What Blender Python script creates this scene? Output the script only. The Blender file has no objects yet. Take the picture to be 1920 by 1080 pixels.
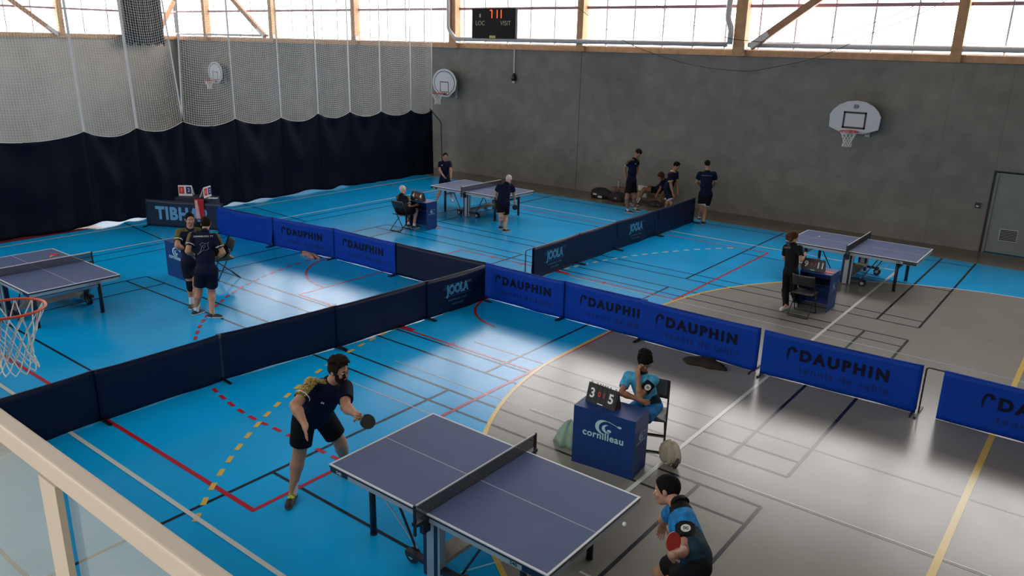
import bpy, bmesh, math, random
import numpy as np
from mathutils import Matrix, Vector
random.seed(7)
PI = math.pi
C = bpy.context.scene.collection
SC = bpy.context.scene

# ------------------------------------------------------------------ camera, light, exposure
CAM_H = 4.8815
AX_R = Vector((0.78499013, 0.61910473, 0.02235679))
AX_U = Vector((-0.20080497, 0.22013829, 0.9545766))
AX_F = Vector((-0.5860613, 0.75382257, -0.2971257))
FPX = 1472.409
cam = bpy.data.cameras.new('camera')
cam.sensor_width = 36.0
cam.lens = FPX / 1920 * 36
cam.clip_start = 0.05
camo = bpy.data.objects.new('camera', cam)
C.objects.link(camo)
M4 = Matrix(((AX_R.x, AX_U.x, -AX_F.x, 0), (AX_R.y, AX_U.y, -AX_F.y, 0), (AX_R.z, AX_U.z, -AX_F.z, CAM_H), (0, 0, 0, 1)))
camo.matrix_world = M4
SC.camera = camo

wd = bpy.data.worlds.new('world')
SC.world = wd
wd.use_nodes = True
wd.node_tree.nodes['Background'].inputs[0].default_value = (0.9, 0.95, 1.0, 1)
wd.node_tree.nodes['Background'].inputs[1].default_value = 0.35

def area(name, loc, rot, sx, sy, power, col=(1, 1, 1)):
    l = bpy.data.lights.new(name, 'AREA')
    l.shape = 'RECTANGLE'; l.size = sx; l.size_y = sy; l.energy = power; l.color = col
    o = bpy.data.objects.new(name, l); C.objects.link(o)
    o.location = loc; o.rotation_euler = rot
    return o
ROOF_FILL = 550.0
NEAR_FILL = 2000.0
WINDOW_GLOW = 8.5
area('roof_fill', (-19, 3.0, 9.15), (0, 0, 0), 42, 7.0, ROOF_FILL, (1.0, 0.985, 0.96))  # added overhead fill under the solid ceiling, no skylight is built
area('near_wall_fill', (-18, -4.6, 7.0), (math.radians(78), 0, 0), 44, 4.0, NEAR_FILL, (1.0, 0.99, 0.97))  # added fill in front of the solid near wall, no window behind it

SC.view_settings.view_transform = 'Standard'
SC.view_settings.look = 'None'
SC.view_settings.gamma = 1
SC.view_settings.use_curve_mapping = False
SC.view_settings.exposure = 0.0
SC.cycles.max_bounces = 8
SC.cycles.transparent_max_bounces = 16
try:
    SC.cycles.use_denoising = True
except Exception:
    pass

# ------------------------------------------------------------------ helpers
def ray(px, py):
    return AX_F * FPX + AX_R * (px - 960) - AX_U * (py - 540)
def flr(px, py, z=0.0):                       # point of a horizontal plane seen at a pixel
    d = ray(px, py); t = (z - CAM_H) / d.z
    return Vector((d.x * t, d.y * t, z))
FH = Vector((AX_F.x, AX_F.y, 0)).normalized()
RH = Vector((FH.y, -FH.x, 0))
def at(px, py, base, dd=0.0):                 # point on the upright plane through base that faces the gallery, dd metres further
    d = ray(px, py); t = (base[0] * FH.x + base[1] * FH.y + dd) / (d.x * FH.x + d.y * FH.y)
    return Vector((d.x * t, d.y * t, CAM_H + d.z * t))

MATS = {}
def mat(name, col, rough=0.6, spec=0.5, metal=0.0, var=0.08, scale=6.0, emit=None, estr=0.0, bump=0.0, bscale=40.0, coat=0.0, alpha=1.0, sheen=0.0):
    if name in MATS: return MATS[name]
    m = bpy.data.materials.new(name); m.use_nodes = True
    nt = m.node_tree; b = nt.nodes['Principled BSDF']
    b.inputs['Base Color'].default_value = (*col, 1)
    b.inputs['Roughness'].default_value = rough
    b.inputs['Specular IOR Level'].default_value = spec
    b.inputs['Metallic'].default_value = metal
    b.inputs['Coat Weight'].default_value = coat
    if sheen: b.inputs['Sheen Weight'].default_value = sheen
    if emit:
        b.inputs['Emission Color'].default_value = (*emit, 1); b.inputs['Emission Strength'].default_value = estr
    if var or bump:
        tc = nt.nodes.new('ShaderNodeTexCoord')
    if var:
        n = nt.nodes.new('ShaderNodeTexNoise'); n.inputs['Scale'].default_value = scale; n.inputs['Detail'].default_value = 4
        nt.links.new(tc.outputs['Object'], n.inputs['Vector'])
        r = nt.nodes.new('ShaderNodeMapRange')
        r.inputs[1].default_value = 0.3; r.inputs[2].default_value = 0.7; r.inputs[3].default_value = 1 - var; r.inputs[4].default_value = 1 + var
        nt.links.new(n.outputs['Fac'], r.inputs[0])
        mx = nt.nodes.new('ShaderNodeMix'); mx.data_type = 'RGBA'; mx.blend_type = 'MULTIPLY'; mx.inputs[0].default_value = 1
        mx.inputs[6].default_value = (*col, 1)
        nt.links.new(r.outputs[0], mx.inputs[7]); nt.links.new(mx.outputs[2], b.inputs['Base Color'])
    if bump:
        n2 = nt.nodes.new('ShaderNodeTexNoise'); n2.inputs['Scale'].default_value = bscale; n2.inputs['Detail'].default_value = 3
        nt.links.new(tc.outputs['Object'], n2.inputs['Vector'])
        bp = nt.nodes.new('ShaderNodeBump'); bp.inputs['Strength'].default_value = bump; bp.inputs['Distance'].default_value = 0.01
        nt.links.new(n2.outputs['Fac'], bp.inputs['Height']); nt.links.new(bp.outputs[0], b.inputs['Normal'])
    MATS[name] = m
    return m

class MB:
    """collects simple solids into one mesh"""
    def __init__(s): s.v = []; s.f = []; s.m = []; s.cur = 0
    def add(s, vs, fs):
        o = len(s.v); s.v += [tuple(v) for v in vs]; s.f += [tuple(i + o for i in f) for f in fs]; s.m += [s.cur] * len(fs); return s
    def box(s, c, size, rot=None, top=None):
        hx, hy, hz = size[0] / 2, size[1] / 2, size[2] / 2
        vs = []
        for z in (-hz, hz):
            k = top if (top and z > 0) else (1, 1)
            for x, y in ((-hx, -hy), (hx, -hy), (hx, hy), (-hx, hy)):
                v = Vector((x * k[0], y * k[1], z))
                if rot is not None: v = rot @ v
                vs.append(v + Vector(c))
        return s.add(vs, [(3, 2, 1, 0), (4, 5, 6, 7), (0, 1, 5, 4), (1, 2, 6, 5), (2, 3, 7, 6), (3, 0, 4, 7)])
    def b2(s, lo, hi):
        return s.box([(a + b) / 2 for a, b in zip(lo, hi)], [b - a for a, b in zip(lo, hi)])
    def tube(s, pts, r, n=8, closed=False, cap=True):
        pts = [Vector(p) for p in pts]; k = len(pts)
        rs = r if isinstance(r, (list, tuple)) else [r] * k
        prev = None; rings = []
        for i, p in enumerate(pts):
            a = pts[(i - 1) % k] if (closed or i > 0) else p
            b = pts[(i + 1) % k] if (closed or i < k - 1) else p
            t = (b - a)
            t = t.normalized() if t.length > 1e-9 else Vector((0, 0, 1))
            if prev is None:
                u = t.orthogonal().normalized()
            else:
                u = prev - t * prev.dot(t)
                u = u.normalized() if u.length > 1e-6 else t.orthogonal().normalized()
            prev = u; w = t.cross(u)
            rings.append([p + (u * math.cos(2 * PI * j / n) + w * math.sin(2 * PI * j / n)) * rs[i] for j in range(n)])
        vs = [v for rg in rings for v in rg]; fs = []
        for i in range(k if closed else k - 1):
            i2 = (i + 1) % k
            for j in range(n):
                fs.append((i * n + j, i * n + (j + 1) % n, i2 * n + (j + 1) % n, i2 * n + j))
        if cap and not closed:
            fs.append(tuple(range(n - 1, -1, -1))); fs.append(tuple((k - 1) * n + j for j in range(n)))
        return s.add(vs, fs)
    def cyl(s, a, b, r, n=16): return s.tube([a, b], r, n)
    def lathe(s, prof, n=16, c=(0, 0, 0)):
        vs = []; fs = []
        for (r, z) in prof:
            for j in range(n): vs.append((c[0] + r * math.cos(2 * PI * j / n), c[1] + r * math.sin(2 * PI * j / n), c[2] + z))
        for i in range(len(prof) - 1):
            for j in range(n): fs.append((i * n + j, i * n + (j + 1) % n, (i + 1) * n + (j + 1) % n, (i + 1) * n + j))
        fs.append(tuple(range(n - 1, -1, -1))); fs.append(tuple((len(prof) - 1) * n + j for j in range(n)))
        return s.add(vs, fs)
    def prism(s, poly, mapf, d):
        """poly in 2D, mapf(x,y,t)->3D with t 0..d"""
        n = len(poly)
        vs = [mapf(x, y, 0) for x, y in poly] + [mapf(x, y, d) for x, y in poly]
        fs = [tuple(range(n - 1, -1, -1)), tuple(range(n, 2 * n))] + [(i, (i + 1) % n, (i + 1) % n + n, i + n) for i in range(n)]
        return s.add(vs, fs)
    def grid(s, nx, ny, fn, wrap=False):
        vs = [fn(i / nx, j / ny) for j in range(ny + 1) for i in range(nx + 1)]
        fs = [(j * (nx + 1) + i, j * (nx + 1) + i + 1, (j + 1) * (nx + 1) + i + 1, (j + 1) * (nx + 1) + i) for j in range(ny) for i in range(nx)]
        return s.add(vs, fs)
    def sheet(s, nx, ny, fn, th):
        """thin closed cloth: fn(u,v)->(point, normal)"""
        A = [fn(i / nx, j / ny) for j in range(ny + 1) for i in range(nx + 1)]
        vs = [Vector(p) + Vector(n) * th / 2 for p, n in A] + [Vector(p) - Vector(n) * th / 2 for p, n in A]
        N = len(A); w = nx + 1; fs = []
        for j in range(ny):
            for i in range(nx):
                a, b, c, d = j * w + i, j * w + i + 1, (j + 1) * w + i + 1, (j + 1) * w + i
                fs.append((a, b, c, d)); fs.append((d + N, c + N, b + N, a + N))
        edge = [(i, i + 1) for i in range(nx)] + [(j * w + nx, (j + 1) * w + nx) for j in range(ny)] + [(ny * w + i + 1, ny * w + i) for i in range(nx)] + [((j + 1) * w, j * w) for j in range(ny)]
        for a, b in edge: fs.append((b, a, a + N, b + N))
        return s.add(vs, fs)
    def mesh(s, name):
        me = bpy.data.meshes.new(name); me.from_pydata(s.v, [], s.f); me.update(); return me

def obj(name, mb, m, parent=None, smooth=False, **props):
    me = mb if isinstance(mb, bpy.types.Mesh) else mb.mesh(name)
    ms = m if isinstance(m, (list, tuple)) else [m]
    if len(me.materials) == 0:
        for x in ms: me.materials.append(x)
    if isinstance(mb, MB) and len(ms) > 1:
        me.polygons.foreach_set('material_index', mb.m)
    if smooth: me.polygons.foreach_set('use_smooth', [True] * len(me.polygons))
    o = bpy.data.objects.new(name, me); C.objects.link(o)
    if parent is not None: o.parent = parent
    for k, v in props.items(): o[k] = v
    return o
def autosmooth(o, deg=40):
    me = o.data
    me.polygons.foreach_set('use_smooth', [True] * len(me.polygons))
    try: me.set_sharp_from_angle(angle=math.radians(deg))
    except Exception: pass
    return o
def thing(name, label, cat, loc=(0, 0, 0), rz=0.0, group=None):
    o = bpy.data.objects.new(name, None); o.empty_display_size = 0.1; C.objects.link(o)
    o.location = loc; o.rotation_euler = (0, 0, rz); o['label'] = label; o['category'] = cat
    if group: o['group'] = group
    return o
def tag(o, label, cat, group=None):
    o['label'] = label; o['category'] = cat
    if group: o['group'] = group
    return o
def kids(o): return [c for c in o.children]
def dup(root, loc, rz, label=None, group=None):
    def cp(o, par):
        c = o.copy(); C.objects.link(c)
        if par is not None:
            c.parent = par
        for ch in CH.get(o.name, []): cp(ch, c)
        return c
    CH = {}
    for o in C.objects:
        if o.parent: CH.setdefault(o.parent.name, []).append(o)
    r = cp(root, None); r.location = loc; r.rotation_euler = (0, 0, rz)
    if label: r['label'] = label
    if group: r['group'] = group
    return r

TXT = {}
def text_mesh(body, size=1.0, bold=0.0, spacing=1.0, shear=0.0, outline=0.0, ext=0.0):
    key = (body, size, bold, spacing, shear, outline, ext)
    if key in TXT: return TXT[key]
    cu = bpy.data.curves.new('lettering', 'FONT'); cu.body = body; cu.size = size; cu.align_x = 'CENTER'; cu.align_y = 'CENTER'
    cu.offset = bold; cu.space_character = spacing; cu.shear = shear; cu.extrude = ext; cu.resolution_u = 4
    if outline: cu.fill_mode = 'NONE'; cu.bevel_depth = outline; cu.bevel_resolution = 0
    o = bpy.data.objects.new('lettering', cu); C.objects.link(o)
    dg = bpy.context.evaluated_depsgraph_get(); dg.update()
    me = bpy.data.meshes.new_from_object(o.evaluated_get(dg))
    bpy.data.objects.remove(o); bpy.data.curves.remove(cu)
    vs = [tuple(v.co) for v in me.vertices]; fs = [tuple(p.vertices) for p in me.polygons]
    bpy.data.meshes.remove(me)
    TXT[key] = (vs, fs)
    return TXT[key]
def lettering(body, m, mapf, parent=None, name='lettering', split=False, **kw):
    """mapf(x,y,z)->3D; the flat letters are laid onto any surface"""
    vs, fs = text_mesh(body, **kw)
    if split:                                  # one object per letter
        par = list(range(len(vs)))
        def find(a):
            while par[a] != a: a = par[a]
            return a
        for f in fs:
            for i in f[1:]: par[find(i)] = find(f[0])
        grp = {}
        for f in fs: grp.setdefault(find(f[0]), []).append(f)
        for g in grp.values():
            ids = sorted({i for f in g for i in f}); k = {i: n for n, i in enumerate(ids)}
            mb = MB(); mb.add([mapf(*vs[i]) for i in ids], [tuple(k[i] for i in f) for f in g]); o = obj(name, mb, m, parent)
        return o
    mb = MB(); mb.add([mapf(*v) for v in vs], fs)
    return obj(name, mb, m, parent)
for _t, _k in ():
    pass
# ------------------------------------------------------------------ materials of the hall
def floor_mat(name, col, var=0.1):
    m = mat(name, col, rough=0.22, spec=0.34, var=var, scale=0.9)
    nt = m.node_tree; b = nt.nodes['Principled BSDF']
    tc = nt.nodes.new('ShaderNodeTexCoord'); n = nt.nodes.new('ShaderNodeTexNoise'); n.inputs['Scale'].default_value = 1.7; n.inputs['Detail'].default_value = 5
    r = nt.nodes.new('ShaderNodeMapRange'); r.inputs[1].default_value = 0.1; r.inputs[2].default_value = 0.9; r.inputs[3].default_value = 0.18; r.inputs[4].default_value = 0.25
    nt.links.new(tc.outputs['Object'], n.inputs['Vector']); nt.links.new(n.outputs['Fac'], r.inputs[0]); nt.links.new(r.outputs[0], b.inputs['Roughness'])
    return m
BLUE = floor_mat('floor_blue', (0.001, 0.38, 0.80), 0.07)
GREY = floor_mat('floor_grey', (0.25, 0.238, 0.21), 0.07)
TAUPE = floor_mat('floor_taupe', (0.16, 0.14, 0.11), 0.1)
L_WHITE = floor_mat('line_white', (0.62, 0.64, 0.6), 0.04)
L_PALE = floor_mat('line_pale', (0.38, 0.46, 0.46), 0.04)
L_BLACK = floor_mat('line_black', (0.012, 0.014, 0.025), 0.04)
L_RED = floor_mat('line_red', (0.42, 0.02, 0.035), 0.04)
L_YEL = floor_mat('line_yellow', (0.66, 0.46, 0.10), 0.04)
L_YEL_SHEEN = floor_mat('line_yellow_sheen', (0.60, 0.62, 0.50), 0.04)
L_GREEN = floor_mat('line_green', (0.30, 0.42, 0.24), 0.04)
L_GREY = floor_mat('line_faded', (0.12, 0.12, 0.11), 0.04)

def concrete():
    m = mat('concrete', (0.215, 0.208, 0.19), rough=0.78, spec=0.3, var=0)
    nt = m.node_tree; b = nt.nodes['Principled BSDF']; L = nt.links.new
    tc = nt.nodes.new('ShaderNodeTexCoord')
    def noise(s, d, dist=0.0):
        n = nt.nodes.new('ShaderNodeTexNoise'); n.inputs['Scale'].default_value = s; n.inputs['Detail'].default_value = d; n.inputs['Distortion'].default_value = dist
        L(tc.outputs['Object'], n.inputs['Vector']); return n
    a = noise(0.35, 6, 0.6); c = noise(2.2, 8, 0.3); d = noise(16, 3)
    cr = nt.nodes.new('ShaderNodeValToRGB'); cr.color_ramp.elements[0].position = 0.3; cr.color_ramp.elements[1].position = 0.72
    cr.color_ramp.elements[0].color = (0.178, 0.170, 0.152, 1); cr.color_ramp.elements[1].color = (0.25, 0.234, 0.20, 1)
    L(a.outputs['Fac'], cr.inputs[0])
    r = nt.nodes.new('ShaderNodeMapRange'); r.inputs[1].default_value = 0.3; r.inputs[2].default_value = 0.72; r.inputs[3].default_value = 0.86; r.inputs[4].default_value = 1.12
    L(c.outputs['Fac'], r.inputs[0])
    mx = nt.nodes.new('ShaderNodeMix'); mx.data_type = 'RGBA'; mx.blend_type = 'MULTIPLY'; mx.inputs[0].default_value = 1
    L(cr.outputs[0], mx.inputs[6]); L(r.outputs[0], mx.inputs[7])
    r2 = nt.nodes.new('ShaderNodeMapRange'); r2.inputs[1].default_value = 0.25; r2.inputs[2].default_value = 0.33; r2.inputs[3].default_value = 0.8; r2.inputs[4].default_value = 1.0
    L(d.outputs['Fac'], r2.inputs[0])
    m2 = nt.nodes.new('ShaderNodeMix'); m2.data_type = 'RGBA'; m2.blend_type = 'MULTIPLY'; m2.inputs[0].default_value = 1
    L(mx.outputs[2], m2.inputs[6]); L(r2.outputs[0], m2.inputs[7]); L(m2.outputs[2], b.inputs['Base Color'])
    bp = nt.nodes.new('ShaderNodeBump'); bp.inputs['Strength'].default_value = 0.15; bp.inputs['Distance'].default_value = 0.01
    L(d.outputs['Fac'], bp.inputs['Height']); L(bp.outputs[0], b.inputs['Normal'])
    return m
CONC = concrete()
WOOD = mat('timber', (0.50, 0.27, 0.125), rough=0.6, var=0.18, scale=5)
WOODD = mat('timber_brace', (0.40, 0.20, 0.10), rough=0.6, var=0.18, scale=5)
GALV = mat('galvanised', (0.45, 0.44, 0.42), rough=0.45, metal=0.3, var=0.1, scale=20)
PURL = mat('purlin_paint', (0.36, 0.19, 0.22), rough=0.5, var=0.08)
MULL = mat('mullion_grey', (0.62, 0.60, 0.61), rough=0.5, var=0.05)
PIPE = mat('pipe_grey', (0.50, 0.475, 0.47), rough=0.45, var=0.06)
CEIL = mat('ceiling_deck', (0.10, 0.075, 0.055), rough=0.8, var=0.15, scale=2)
def glow(name, col, s):
    m = mat(name, (0.8, 0.8, 0.8), rough=0.5, var=0)
    nt = m.node_tree; b = nt.nodes['Principled BSDF']
    b.inputs['Base Color'].default_value = (0.15, 0.15, 0.15, 1)
    tc = nt.nodes.new('ShaderNodeTexCoord'); n = nt.nodes.new('ShaderNodeTexNoise'); n.inputs['Scale'].default_value = 0.7; n.inputs['Detail'].default_value = 2
    r = nt.nodes.new('ShaderNodeMapRange'); r.inputs[1].default_value = 0.3; r.inputs[2].default_value = 0.7; r.inputs[3].default_value = s * 0.93; r.inputs[4].default_value = s * 1.05
    nt.links.new(tc.outputs['Object'], n.inputs['Vector']); nt.links.new(n.outputs['Fac'], r.inputs[0]); nt.links.new(r.outputs[0], b.inputs['Emission Strength'])
    b.inputs['Emission Color'].default_value = (*col, 1)
    return m
PANE = glow('backlit_polycarbonate', (1.0, 0.965, 0.955), WINDOW_GLOW * 0.8)
BLACK = mat('black_plastic', (0.012, 0.012, 0.014), rough=0.45, var=0.1)
STEELB = mat('black_steel', (0.015, 0.015, 0.018), rough=0.4, metal=0.2, var=0.05)
WHITE = mat('white_paint', (0.72, 0.72, 0.70), rough=0.5, var=0.04)

# ------------------------------------------------------------------ setting: floor
WX0, WX1, WY0, WY1 = -40.6, 7.0, -5.0, 23.1
WT = 4.68
f = MB().b2((WX0 - .2, WY0 - .2, -0.3), (WX1 + .2, WY1 + .2, 0.0))
FLOOR = obj('floor', f, BLUE, kind='structure')
def flat(name, poly, m, z=0.001):
    mb = MB(); n = len(poly)
    mb.add([(x, y, z) for x, y in poly], [tuple(range(n))])
    return obj(name, mb, m, FLOOR)
LC = [0]
def lz(lvl):
    LC[0] += 1
    return 0.0016 + 0.0003 * lvl + 0.000004 * LC[0]
def line(x0, y0, x1, y1, m, w=0.05, lvl=0, name='court_line'):
    d = Vector((x1 - x0, y1 - y0)); d.normalize(); n = Vector((-d.y, d.x)) * w / 2
    return flat(name, [(x0 - n.x, y0 - n.y), (x1 - n.x, y1 - n.y), (x1 + n.x, y1 + n.y), (x0 + n.x, y0 + n.y)], m, lz(lvl))
def arcline(cx, cy, r, a0, a1, m, w=0.05, lvl=0, seg=28, name='court_line'):
    mb = MB(); vs = []; zz = lz(lvl)
    for i in range(seg + 1):
        a = math.radians(a0 + (a1 - a0) * i / seg)
        for q in (r - w / 2, r + w / 2): vs.append((cx + q * math.cos(a), cy + q * math.sin(a), zz))
    mb.add(vs, [(2 * i, 2 * i + 1, 2 * i + 3, 2 * i + 2) for i in range(seg)])
    return obj(name, mb, m, FLOOR)
GX, GY0, GY1 = -0.72, 10.1, 13.1            # handball goal line, goal posts
poly = [(WX1, GY0 - 6), (GX, GY0 - 6)] + [(GX + 6 * math.cos(math.radians(a)), GY0 + 6 * math.sin(math.radians(a))) for a in range(265, 179, -5)] \
    + [(GX + 6 * math.cos(math.radians(a)), GY1 + 6 * math.sin(math.radians(a))) for a in range(180, 90, -5)] + [(GX, GY1 + 6), (WX1, GY1 + 6)]
flat('goal_area', poly[::-1] if False else poly[::-1], GREY, 0.0008)
flat('perimeter_strip', [(WX0, 21.66), (WX1, 21.66), (WX1, WY1), (WX0, WY1)], TAUPE, 0.0008)
arcline(GX, GY0, 6, 180, 270, L_YEL, 0.06, 6)
line(GX - 6, GY0, GX - 6, GY1, L_YEL, 0.06, 6)
arcline(GX, GY1, 6, 180, 132, L_YEL, 0.06, 6, 16)
arcline(GX, GY1, 6, 132, 90, L_WHITE, 0.05, 6, 16)
line(GX, GY0 - 9.5, GX, GY1 + 6, L_YEL, 0.075, 7)
# nine metre dashed line
def dashes(pts, m, w, on, off, lvl, name='dash'):
    P = [Vector(p) for p in pts]; s = 0.0; acc = [0.0]
    for a, b in zip(P, P[1:]): acc.append(acc[-1] + (b - a).length)
    def pos(t):
        for i in range(len(P) - 1):
            if acc[i + 1] >= t: return P[i].lerp(P[i + 1], (t - acc[i]) / (acc[i + 1] - acc[i]))
        return P[-1]
    t = 0.0
    while t + on < acc[-1]:
        a, b = pos(t), pos(t + on)
        line(a.x, a.y, b.x, b.y, m, w, lvl, name); t += on + off
nine = [(GX + 9 * math.cos(math.radians(a)), GY0 + 9 * math.sin(math.radians(a))) for a in range(226, 180, -3)] + [(GX - 9, GY0), (GX - 9, GY1 + 0.2)]
dashes(nine, L_YEL, 0.062, 0.155, 0.15, 8, 'yellow_dash')
nine2 = [(GX - 9, GY1 + 0.3)] + [(GX + 9 * math.cos(math.radians(a)), GY1 + 9 * math.sin(math.radians(a))) for a in range(177, 136, -3)]
dashes(nine2, L_YEL_SHEEN, 0.06, 0.16, 0.15, 8, 'pale_dash')  # far part of the yellow line, window reflection painted into its colour
# basketball (red)
line(-34, 4.14, -6.66, 4.14, L_RED, 0.06, 3); line(-6.69, 4.14, -6.69, 19.05, L_RED, 0.055, 3); line(-34, 19.05, -6.66, 19.05, L_RED, 0.05, 3)
for y in (9.17, 14.03): line(-12.5, y, -6.69, y, L_RED, 0.045, 3)
line(-12.5, 9.17, -12.5, 14.03, L_RED, 0.045, 3)
for y in (9.17, 14.03):
    flat('neutral_block', [(-9.8, y - .03), (-9.35, y - .03), (-9.35, y + .11), (-9.8, y + .11)], L_RED, 0.0045)
    for x in (-8.4, -10.6, -11.5): line(x, y - .08, x, y + .08, L_RED, 0.05, 4)
arcline(-8.28, 11.6, 1.28, 95, 265, L_RED, 0.05, 4)
arcline(-12.5, 11.6, 1.8, 90, 270, L_RED, 0.045, 4)
cx, cy = -8.28, 11.6
tri = [(-6.8, 5.44), (-8.3, 5.42)] + [(cx + 6.2 * math.cos(math.radians(a)), cy + 6.2 * math.sin(math.radians(a))) for a in range(270, 170, -4)]
dashes(tri, L_RED, 0.06, 0.17, 0.12, 5, 'red_dash')
# badminton courts (black)
BX = [-2.47, -3.21, -7.2, -11.14, -15.12, -15.87]
for (ya, yb) in ((1.70, 7.80), (8.63, 14.70), (15.52, 21.62)):
    yi, yj = ya + 0.44, yb - 0.44; yc = (ya + yb) / 2
    for x in BX: line(x, ya, x, yb, L_BLACK, 0.045, 1)
    for y in (ya, yi, yj, yb): line(BX[-1], y, BX[0], y, L_BLACK, 0.04, 1)
    line(BX[2], yc, BX[0], yc, L_BLACK, 0.04, 1); line(BX[-1], yc, BX[3], yc, L_BLACK, 0.04, 1)
line(-8.2, 9.52, 6, 9.52, L_GREY, 0.035, 0)
# volleyball and others (white, pale)
line(-18.6, 3.67, -3.76, 3.67, L_WHITE, 0.055, 9); line(-18.6, 19.55, -3.76, 19.55, L_WHITE, 0.05, 9)
line(-3.78, 3.67, -3.78, 19.55, L_WHITE, 0.055, 9); line(-18.6, 3.67, -18.6, 19.55, L_WHITE, 0.05, 9)
line(-20.62, 2, -20.62, 21.6, L_WHITE, 0.05, 9)
for x in (-18.28, -17.75): line(x, 4.5, x, 18.6, L_BLACK, 0.035, 1)
line(-21.1, 9.94, -18.2, 9.62, L_BLACK, 0.04, 1); line(-21.1, 13.6, -17.8, 13.4, L_BLACK, 0.04, 1)
line(-9.2, 13.9, 5, 13.9, L_PALE, 0.03, 2); line(-8.6, 8.05, -6.2, 8.05, L_PALE, 0.02, 2); line(-8.8, 7.05, -3.9, 7.05, L_PALE, 0.02, 2)
line(-5.9, 8.055, 7, 8.055, L_GREY, 0.03, 2); line(-5.9, 8.09, 7, 8.09, L_WHITE, 0.018, 2)
line(-3.4, 5.55, 2, 5.55, L_WHITE, 0.03, 2); line(-2.6, 6.2, 2, 5.9, L_PALE, 0.025, 2)
line(WX0, 21.62, WX1, 21.62, L_GREEN, 0.035, 2)
flat('red_strip', [(-21.6, 3), (-21.0, 3), (-21.0, 9.3), (-21.6, 9.3)], floor_mat('floor_red', (0.20, 0.03, 0.04)), 0.003)
line(-8.0, 6.0, -7.0, 4.6, L_PALE, 0.03, 0) if False else None

# ------------------------------------------------------------------ setting: walls
w = MB().b2((WX0 - .3, WY1 + .2, 0), (WX1, WY1 + .4, WT - .02))
WB = obj('wall_back', w, CONC, kind='structure')
joints = [-40.6, -37.5, -32.05, -26.4, -20.85, -15.22, -9.66, -3.95, -2.62 - .02]
def panel(x0, x1, z0, z1):
    g0, g1 = (.008 if abs(x0 + 15.22) < .01 else .0015), (.008 if abs(x1 + 15.22) < .01 else .0015)
    obj('concrete_panel', MB().b2((x0 + g0, WY1, z0), (x1 - g1, WY1 + .2, z1)), CONC, WB)
for a, b in zip(joints, joints[1:]): panel(a, b, 0.0, WT)
DX0, DX1, DZ = -2.64, -1.22, 2.1
panel(DX0, DX1, DZ, WT); panel(DX1, WX1, 0, WT)
w = MB().b2((WX0 - .3, WY0, 0), (WX0 - .02, WY1, WT - .02)).b2((WX0 - .3, WY0, 7.5), (WX0 - .02, WY1, 9.3)); BEIGEW = mat('left_wall_beige', (0.40, 0.355, 0.295), rough=.8, spec=.3, var=.12, scale=.8); WL = obj('wall_left', w, BEIGEW, kind='structure')  # left wall colour is lighter and warmer than the back wall concrete
for a, b in zip([-5, 0.4, 6.1, 11.7, 17.26], [0.4, 6.1, 11.7, 17.26, WY1]): obj('concrete_panel', MB().b2((WX0 - .03, a + .0015, 0), (WX0, b - .0015, WT)), BEIGEW, WL)
obj('wall_right', MB().b2((WX1, WY0, 0), (WX1 + .3, WY1, 9.3)), CONC, kind='structure')
obj('wall_near', MB().b2((WX0, WY0 - .3, 0), (WX1, WY0, 9.3)), CONC, kind='structure')
obj('ceiling', MB().b2((WX0 - .3, WY0 - .3, 9.3), (WX1 + .3, WY1 + .5, 9.5)), CEIL, kind='structure')
# viewing gallery the photograph is taken from
GZ = 2.9
GF = mat('gallery_floor', (0.62, 0.60, 0.52), rough=0.6, var=0.1)
obj('floor_gallery', MB().b2((WX0, WY0, GZ - .25), (WX1, 0.70, GZ)), GF, kind='structure')
# clerestory windows
ZW0, ZW1 = WT + 0.17, 9.25
obj('trim_1', MB().b2((WX0, WY1 - .12, WT), (WX1, WY1 + .2, WT + .17)), WOOD, kind='structure')
obj('trim_2', MB().b2((WX0 - .2, WY0, WT), (WX0 + .12, WY1 - .12, WT + .17)), WOOD, kind='structure')
PX = [-37.5, -32.05, -26.4, -20.85, -15.15, -9.62, -3.95, 1.65]
MSP = 1.035
mull = [-3.99 - MSP * k for k in range(-10, 36)]
ed = [WX1] + PX[::-1] + [WX0]
wi = 1
for b, a in zip(ed, ed[1:]):
    root = obj('window_%d' % wi, MB().b2((a, WY1 + .13, ZW0), (b, WY1 + .2, ZW0 + .04)), MULL, kind='structure'); wi += 1
    ms = sorted([m for m in mull if a + .03 < m < b - .03]); cs = [a] + ms + [b]
    for u, v in zip(cs, cs[1:]): obj('pane', MB().b2((u + .01, WY1 + .14, ZW0), (v - .01, WY1 + .17, ZW1)), PANE, root)
    for u in ms: obj('mullion', MB().b2((u - .022, WY1 + .05, ZW0), (u + .022, WY1 + .135, ZW1)), MULL, root)
PY = [17.26, 11.7, 6.1, 0.4]
ed = [WY1] + PY + [WY0]
for b, a in zip(ed, ed[1:]):
    root = obj('window_%d' % wi, MB().b2((WX0 - .2, a, ZW0), (WX0 - .13, b, ZW0 + .04)), MULL, kind='structure'); wi += 1
    n = max(1, round((b - a) / 1.1)); cs = [a + (b - a) * i / n for i in range(n + 1)]
    for u, v in zip(cs, cs[1:]): obj('pane', MB().b2((WX0 - .17, u + .01, ZW0), (WX0 - .14, v - .01, 7.5)), PANE, root)
    for u in cs[1:-1]: obj('mullion', MB().b2((WX0 - .135, u - .022, ZW0), (WX0 - .05, u + .022, 7.5)), MULL, root)
obj('trim_3', MB().b2((WX0, WY1 - .06, 6.02), (WX1, WY1 + .03, 6.11)), PURL, kind='structure')
obj('trim_4', MB().b2((WX0 - .05, WY0, 5.94), (WX0 + .06, WY1 - .1, 6.03)), PURL, kind='structure')
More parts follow.
